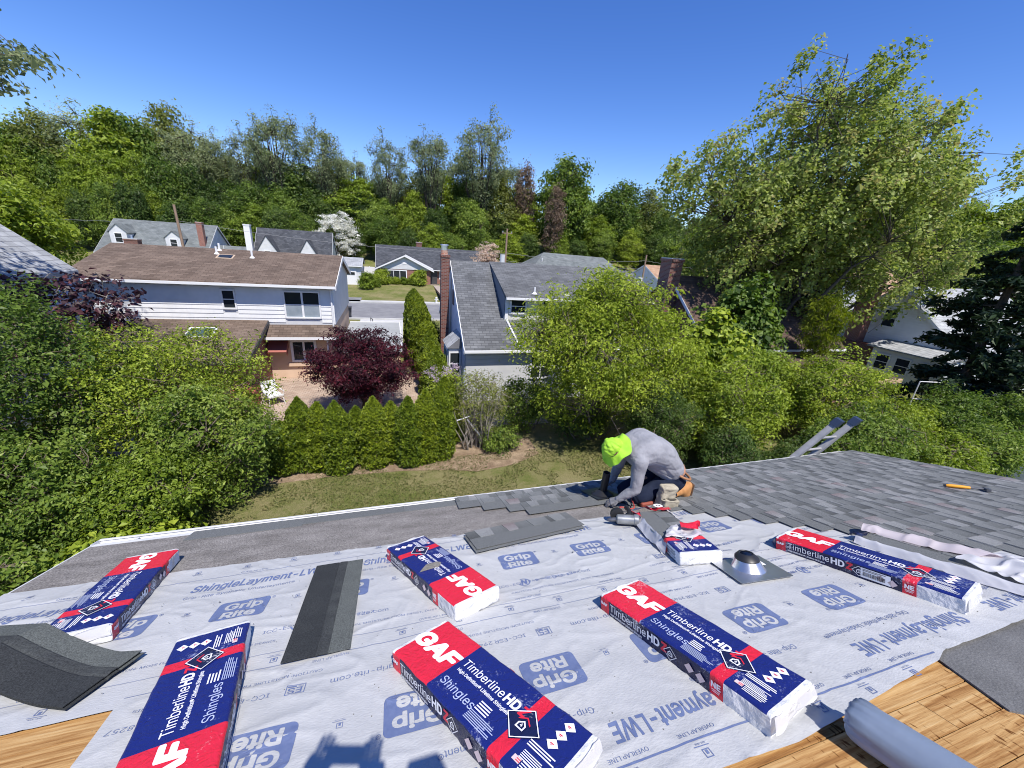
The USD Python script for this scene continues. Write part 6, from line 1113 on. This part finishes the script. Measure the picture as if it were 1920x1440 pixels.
# the wood on the hill
WK = {'dense': proto('dense_tree', 'mid', seed=60, H=14, rx=5.0, ry=4.8, z0=1.5, ncl=430, nl=46, ls=.40, sig=.72, trunk=.25, limbs=16, gap=.33, shape=.85, twig=.03), 'dense2': proto('leafy_tree', 'bright', seed=61, H=14, rx=5.0, ry=5.0, z0=1.5, ncl=430, nl=46, ls=.38, sig=.72, trunk=.25, limbs=16, gap=.37, shape=.75, twig=.03, lob=.6, flat_=.4),
      'dark': proto('dark_tree', 'dark', seed=62, H=14, rx=4.4, ry=4.4, z0=.8, ncl=420, nl=48, ls=.38, sig=.68, trunk=.25, limbs=14, gap=.3, shape=.8, twig=.03), 'olive': proto('olive_tree', 'olive', seed=63, H=14, rx=4.6, ry=4.6, z0=1.5, ncl=420, nl=38, ls=.36, sig=.72, trunk=.25, limbs=18, gap=.37, shape=.85, twig=.03),
      'thin': proto('sparse_tree', 'grey', bk=bark_dark, seed=64, H=20, rx=5.4, ry=5.0, z0=7.0, ncl=300, nl=40, ls=.27, sig=.6, trunk=.3, limbs=44, gap=.40, shape=1.15, twig=.05, limb_r=.55, fork=1.0, lob=.6, inner=.55, taper_low=.5), 'thin2': proto('sparse_tree_two', 'grey', bk=bark_dark, seed=69, H=20, rx=4.4, ry=4.2, z0=8.0, ncl=260, nl=40, ls=.27, sig=.6, trunk=.3, limbs=38, gap=.42, shape=1.15, twig=.05, limb_r=.55, fork=1.0, lob=.7, inner=.55, taper_low=.6),
      'rust': proto('rusty_tree', 'rust', bk=bark, seed=66, H=16, rx=2.6, ry=2.4, z0=3.0, ncl=260, nl=18, ls=.34, sig=.5, trunk=.22, limbs=26, gap=.3, shape=.5, twig=.035)}
WH = {'dense': 14, 'dense2': 14, 'dark': 14, 'olive': 14, 'thin': 20, 'thin2': 20, 'rust': 16}
WNAME = {'dense': 'dense_tree', 'dense2': 'leafy_tree', 'dark': 'dark_tree', 'olive': 'olive_tree', 'thin': 'sparse_tree', 'thin2': 'sparse_tree', 'rust': 'rusty_tree'}
WLAB = {'dense': 'full green tree', 'dense2': 'yellow green tree', 'dark': 'dark green tree', 'olive': 'olive tinted tree', 'thin': 'sparse spreading tree', 'thin2': 'narrow sparse tree', 'rust': 'brown tinted tree'}
def wood(kind, x, y, H_, w, label, rot=None):
    s = H_ / WH[kind]; w = s if w is None else w; r_ = rng.uniform(0, 6.28) if rot is None else rot
    copy_of(WK[kind], WNAME[kind], (x, y, float(terr(x, y)) - .1), r_, (w, w, s), label, 'trees of the wooded hillside').SetCustomDataByKey('category', 'tree')
for a in (
    ('thin2', -21.5, 100, 25.9, 1.15, 'tallest narrow sparse tree on the left part of the wooded skyline'),
    ('thin', -13.2, 102, 23.6, 0.95, 'sparse tree right of the tallest narrow one on the left skyline'),
    ('thin', -28.2, 104, 20.5, 0.8, 'sparse tree, back row of the wood above the white gabled house, first from left'),
    ('thin', 0.3, 100, 22.6, 0.85, 'sparse tree left of the two tall ones in the middle of the skyline'),
    ('thin2', 8.8, 98, 25.9, 1.05, 'second tallest sparse tree in the middle of the skyline, left of the broad one'),
    ('thin', 20.4, 98, 28.8, 1.25, 'broad sparse tree with dark bare limbs, tallest in the middle of the skyline'),
    ('thin2', -7.6, 106, 19.0, 0.8, 'narrow sparse tree, back row of the wood above the white gabled house'),
    ('thin2', 16.8, 108, 20.7, 0.75, 'narrow sparse tree, back row of the wood above the brick ranch'),
    ('thin2', 29.3, 104, 21.1, 0.7, 'narrow sparse tree, back row of the wood above the tan blossom tree'),
    ('thin', -35.0, 106, 19.2, 0.8, 'sparse tree, back row of the wood above the grey cape, second from left'),
    ('rust', 32.1, 100, 22.3, 1.1, 'pinkish brown tree right of the broad sparse one'),
    ('rust', 35.7, 88, 19.2, 0.9, 'narrow rust brown dying tree left of the round green one'),
    ('dense', 41.2, 96, 22.9, 1.45, 'round full green tree standing above its neighbours right of the rust brown one'),
    ('dense', 57.0, 98, 19.0, 1.3, 'full green tree, middle row of the wood above the hipped house, third from left'),
    ('olive', 67.0, 98, 17.1, 1.3, 'olive tinted tree, middle row of the wood above the maple gap'),
    ('dense2', -71.6, 105, 17.0, 1.27, 'yellow green tree, back row of the wood above the left garden tree'),
    ('dense', -65.3, 102, 18.5, 1.38, 'full green tree, back row of the wood above the left garden tree'),
    ('olive', -59.9, 102, 19.5, 1.22, 'olive tinted tree, back row of the wood above the left garden tree'),
    ('thin', -55.6, 105, 20.7, 1.39, 'sparse tree, back row of the wood above the left garden tree'),
    ('dense2', -49.7, 102, 20.9, 1.35, 'yellow green tree, back row of the wood above the grey cape, first from left'),
    ('dense', -47.0, 105, 21.4, 1.37, 'full green tree, back row of the wood above the grey cape'),
    ('olive', -43.9, 109, 22.2, 1.32, 'olive tinted tree, back row of the wood above the grey cape'),
    ('thin', -38.2, 105, 20.3, 1.17, 'sparse tree, back row of the wood above the grey cape, first from left'),
    ('dense2', -36.9, 109, 15.3, 1.33, 'yellow green tree, back row of the wood above the grey cape, second from left'),
    ('olive', -31.3, 109, 14.4, 1.25, 'olive tinted tree, back row of the wood above the white gabled house, first from left'),
    ('dense2', -25.6, 109, 16.7, 1.23, 'yellow green tree, back row of the wood above the white gabled house, first from left'),
    ('dark', -18.7, 102, 16.3, 1.4, 'dark green tree, back row of the wood above the white gabled house'),
    ('olive', -12.5, 112, 15.5, 1.32, 'olive tinted tree, back row of the wood above the white gabled house, second from left'),
    ('dense2', -6.7, 102, 13.7, 1.31, 'yellow green tree, back row of the wood above the white gabled house, second from left'),
    ('dense', -1.6, 109, 13.9, 1.3, 'full green tree, back row of the wood above the brick ranch'),
    ('olive', 6.5, 105, 14.6, 1.17, 'olive tinted tree, back row of the wood above the brick ranch'),
    ('dense2', 12.1, 105, 16.4, 1.37, 'yellow green tree, back row of the wood above the brick ranch'),
    ('dark', 18.2, 102, 17.0, 1.26, 'dark green tree, back row of the wood above the brick ranch'),
    ('olive', 24.7, 102, 17.7, 1.39, 'olive tinted tree, back row of the wood above the tan blossom tree'),
    ('dense2', 35.5, 109, 13.9, 1.15, 'yellow green tree, back row of the wood above the hipped house'),
    ('dense', 54.5, 109, 12.6, 1.31, 'full green tree, back row of the wood above the hipped house'),
    ('olive', 55.9, 102, 12.4, 1.26, 'olive tinted tree, back row of the wood above the hipped house'),
    ('dense2', 67.7, 105, 11.7, 1.19, 'yellow green tree, back row of the wood above the maple gap'),
    ('dark', 75.6, 102, 12.4, 1.24, 'dark green tree, back row of the wood above the maple gap'),
    ('dark', -66.8, 97, 14.3, 0.95, 'dark green tree, middle row of the wood above the left garden tree'),
    ('dense2', -61.9, 94, 15.4, 0.71, 'yellow green tree, middle row of the wood above the left garden tree, first from left'),
    ('dense2', -60.5, 99, 15.7, 0.82, 'yellow green tree, middle row of the wood above the left garden tree, second from left'),
    ('dense', -57.7, 99, 15.3, 0.77, 'full green tree, middle row of the wood above the left garden tree'),
    ('dense2', -51.0, 94, 13.8, 0.81, 'yellow green tree, middle row of the wood above the left garden tree, third from left'),
    ('dense2', -47.0, 94, 14.9, 0.86, 'yellow green tree, middle row of the wood above the grey cape, first from left'),
    ('dense2', -43.0, 94, 15.0, 0.71, 'yellow green tree, middle row of the wood above the grey cape, second from left'),
    ('dense', -39.4, 94, 15.3, 0.8, 'full green tree, middle row of the wood above the grey cape'),
    ('dark', -36.7, 97, 14.9, 0.84, 'dark green tree, middle row of the wood above the grey cape, first from left'),
    ('dark', -31.4, 99, 12.3, 0.86, 'dark green tree, middle row of the wood above the grey cape, second from left'),
    ('dense', -26.2, 94, 12.7, 0.81, 'full green tree, middle row of the wood above the white gabled house, first from left'),
    ('dense', -20.8, 94, 11.8, 0.78, 'full green tree, middle row of the wood above the white gabled house, second from left'),
    ('dark', -16.9, 99, 11.4, 0.75, 'dark green tree, middle row of the wood above the white gabled house, first from left'),
    ('dark', -12.5, 97, 10.5, 0.94, 'dark green tree, middle row of the wood above the white gabled house, second from left'),
    ('dark', -5.5, 99, 12.2, 0.75, 'dark green tree, middle row of the wood above the white gabled house, third from left'),
    ('dense', -2.0, 97, 11.4, 0.87, 'full green tree, middle row of the wood above the brick ranch'),
    ('dense2', 5.4, 97, 12.6, 0.84, 'yellow green tree, middle row of the wood above the brick ranch'),
    ('dark', 9.8, 94, 10.9, 0.75, 'dark green tree, middle row of the wood above the brick ranch'),
    ('dense', 17.8, 94, 13.0, 0.8, 'full green tree, middle row of the wood above the tan blossom tree'),
    ('dark', 25.6, 99, 10.2, 0.71, 'dark green tree, middle row of the wood above the tan blossom tree'),
    ('dense2', 31.5, 97, 9.7, 0.9, 'yellow green tree, middle row of the wood above the hipped house, first from left'),
    ('dark', 39.4, 97, 11.1, 0.71, 'dark green tree, middle row of the wood above the hipped house'),
    ('dense', 44.8, 99, 12.5, 0.92, 'full green tree, middle row of the wood above the hipped house, second from left'),
    ('dense2', 50.2, 94, 11.1, 0.89, 'yellow green tree, middle row of the wood above the hipped house, second from left'),
    ('dense', 60.9, 97, 10.9, 0.91, 'full green tree, middle row of the wood above the maple gap, first from left'),
    ('dense', 67.5, 94, 13.0, 0.9, 'full green tree, middle row of the wood above the maple gap, second from left'),
    ('dark', -61.3, 89, 9.9, 0.52, 'dark green tree, front row of the wood above the left garden tree, first from left'),
    ('dense', -58.2, 89, 10.2, 0.61, 'full green tree, front row of the wood above the left garden tree'),
    ('dense2', -55.2, 87.5, 9.9, 0.64, 'yellow green tree, front row of the wood above the left garden tree, first from left'),
    ('dense2', -53.7, 90.5, 8.9, 0.54, 'yellow green tree, front row of the wood above the left garden tree, second from left'),
    ('dark', -49.0, 89, 9.7, 0.61, 'dark green tree, front row of the wood above the left garden tree, second from left'),
    ('dense', -44.3, 87.5, 11.0, 0.66, 'full green tree, front row of the wood above the grey cape, first from left'),
    ('dark', -42.0, 87.5, 11.7, 0.61, 'dark green tree, front row of the wood above the grey cape, first from left'),
    ('dense2', -39.7, 90.5, 9.6, 0.55, 'yellow green tree, front row of the wood above the grey cape'),
    ('dark', -35.3, 87.5, 9.4, 0.72, 'dark green tree, front row of the wood above the grey cape, second from left'),
    ('dense', -31.5, 89, 9.7, 0.62, 'full green tree, front row of the wood above the grey cape, second from left'),
    ('dense', -28.8, 90.5, 8.4, 0.67, 'full green tree, front row of the wood above the grey cape, third from left'),
    ('dense2', -24.1, 89, 9.1, 0.67, 'yellow green tree, front row of the wood above the white gabled house'),
    ('dark', -20.1, 87.5, 9.5, 0.63, 'dark green tree, front row of the wood above the white gabled house, first from left'),
    ('dense', -16.2, 89, 8.1, 0.54, 'full green tree, front row of the wood above the white gabled house, first from left'),
    ('dense', -10.4, 87.5, 7.7, 0.59, 'full green tree, front row of the wood above the white gabled house, second from left'),
    ('dark', -7.1, 89, 6.8, 0.57, 'dark green tree, front row of the wood above the white gabled house, second from left'),
    ('dense', -1.7, 90.5, 8.5, 0.71, 'full green tree, front row of the wood above the brick ranch, first from left'),
    ('dark', 3.6, 87.5, 7.4, 0.53, 'dark green tree, front row of the wood above the brick ranch'),
    ('dense2', 8.3, 87.5, 8.1, 0.67, 'yellow green tree, front row of the wood above the brick ranch'),
    ('dense', 12.6, 89, 6.7, 0.65, 'full green tree, front row of the wood above the brick ranch, second from left'),
    ('dense', 19.9, 90.5, 7.2, 0.57, 'full green tree, front row of the wood above the tan blossom tree'),
    ('dense2', 25.1, 87.5, 7.2, 0.7, 'yellow green tree, front row of the wood above the tan blossom tree'),
    ('dark', 30.6, 90.5, 7.5, 0.57, 'dark green tree, front row of the wood above the hipped house, first from left'),
    ('dense2', 37.6, 89, 8.2, 0.61, 'yellow green tree, front row of the wood above the hipped house'),
    ('dark', 42.5, 89, 7.0, 0.63, 'dark green tree, front row of the wood above the hipped house, second from left'),
    ('dense', 50.0, 90.5, 9.4, 0.64, 'full green tree, front row of the wood above the hipped house'),
    ('dense2', 55.6, 87.5, 9.7, 0.61, 'yellow green tree, front row of the wood above the maple gap, first from left'),
    ('dark', 63.8, 89, 9.2, 0.7, 'dark green tree, front row of the wood above the maple gap'),
    ('dense2', 70.3, 89, 8.3, 0.7, 'yellow green tree, front row of the wood above the maple gap, second from left'),
    ('dense', 57.0, 70, 12.9, None, 'full green tree, far row of the wood behind the big maple, first from left'),
    ('dense', 64.7, 72, 15.6, None, 'full green tree, far row of the wood behind the big maple, second from left'),
    ('dense', 69.9, 70, 15.0, None, 'full green tree, far row of the wood behind the big maple, third from left'),
    ('dense', 75.5, 68, 16.9, None, 'full green tree, far row of the wood behind the big maple, fourth from left'),
    ('dark', 81.8, 66, 16.9, None, 'dark green tree, far row of the wood behind the big maple, first from left'),
    ('dense', 88.4, 64, 16.3, None, 'full green tree, far row of the wood behind the big maple, fifth from left'),
    ('dense', 92.4, 60, 17.5, None, 'full green tree, far row of the wood behind the big maple, sixth from left'),
    ('dense', 97.9, 58, 18.5, None, 'full green tree, far row of the wood behind the big maple, seventh from left'),
    ('dark', 102.0, 55, 18.6, None, 'dark green tree, far row of the wood behind the big maple, second from left'),
    ('dense2', 102.6, 50, 19.2, None, 'yellow green tree, far row of the wood behind the big maple, fourth from left'),
    ('dense2', 106.2, 48, 19.0, None, 'yellow green tree, far row of the wood behind the big maple, fifth from left'),
    ('dense2', 108.2, 46, 20.4, None, 'yellow green tree, far row of the wood behind the big maple, sixth from left'),
    ('dense2', 52.1, 62, 10.6, None, 'yellow green tree, far row of the wood behind the big maple, first from left'),
    ('dense2', 85.2, 58, 14.1, None, 'yellow green tree, far row of the wood behind the big maple, second from left'),
    ('dense2', 89.5, 50, 14.2, None, 'yellow green tree, far row of the wood behind the big maple, third from left'),
    ('dark', 95.1, 44, 15.4, None, 'dark green tree, far row of the wood behind the big maple, third from left'),
    ('dense', 83.0, 36, 12.3, None, 'full green tree, far row of the wood behind the big maple, eighth from left'),
    ('thin2', 126.2, 62, 24.9, 0.6, 'narrow sparse tree, far row of the wood behind the big maple')): wood(*a)
# clumps of longer grass on the lawn
rng = np.random.default_rng(21); n = 60000; px_, py_ = rng.uniform(-7, 13, n), rng.uniform(7.0, 12.4, n)
keep = meshkit.fbm(np.stack([px_ * .9, py_ * .9, px_ * 0], -1), 3, 4) > .45; px_, py_ = px_[keep], py_[keep]; n = len(px_)
v, f, tn = leaves_geo(np.stack([px_, py_, np.full(n, .02)], 1), .06, rng, .9, .22, rng.uniform(.45, 1, n), droop=np.array([0, 0, 1.6]))
gl = leaflook('grass_blades', [(0, (.045, .075, .012)), (.6, (.09, .12, .028)), (1, (.2, .17, .07))], .2)
tag(obj('grass', (v, f), gl, None, tone=tn), 'short tufts of green and straw coloured grass on the back lawn', 'grass', kind='stuff')
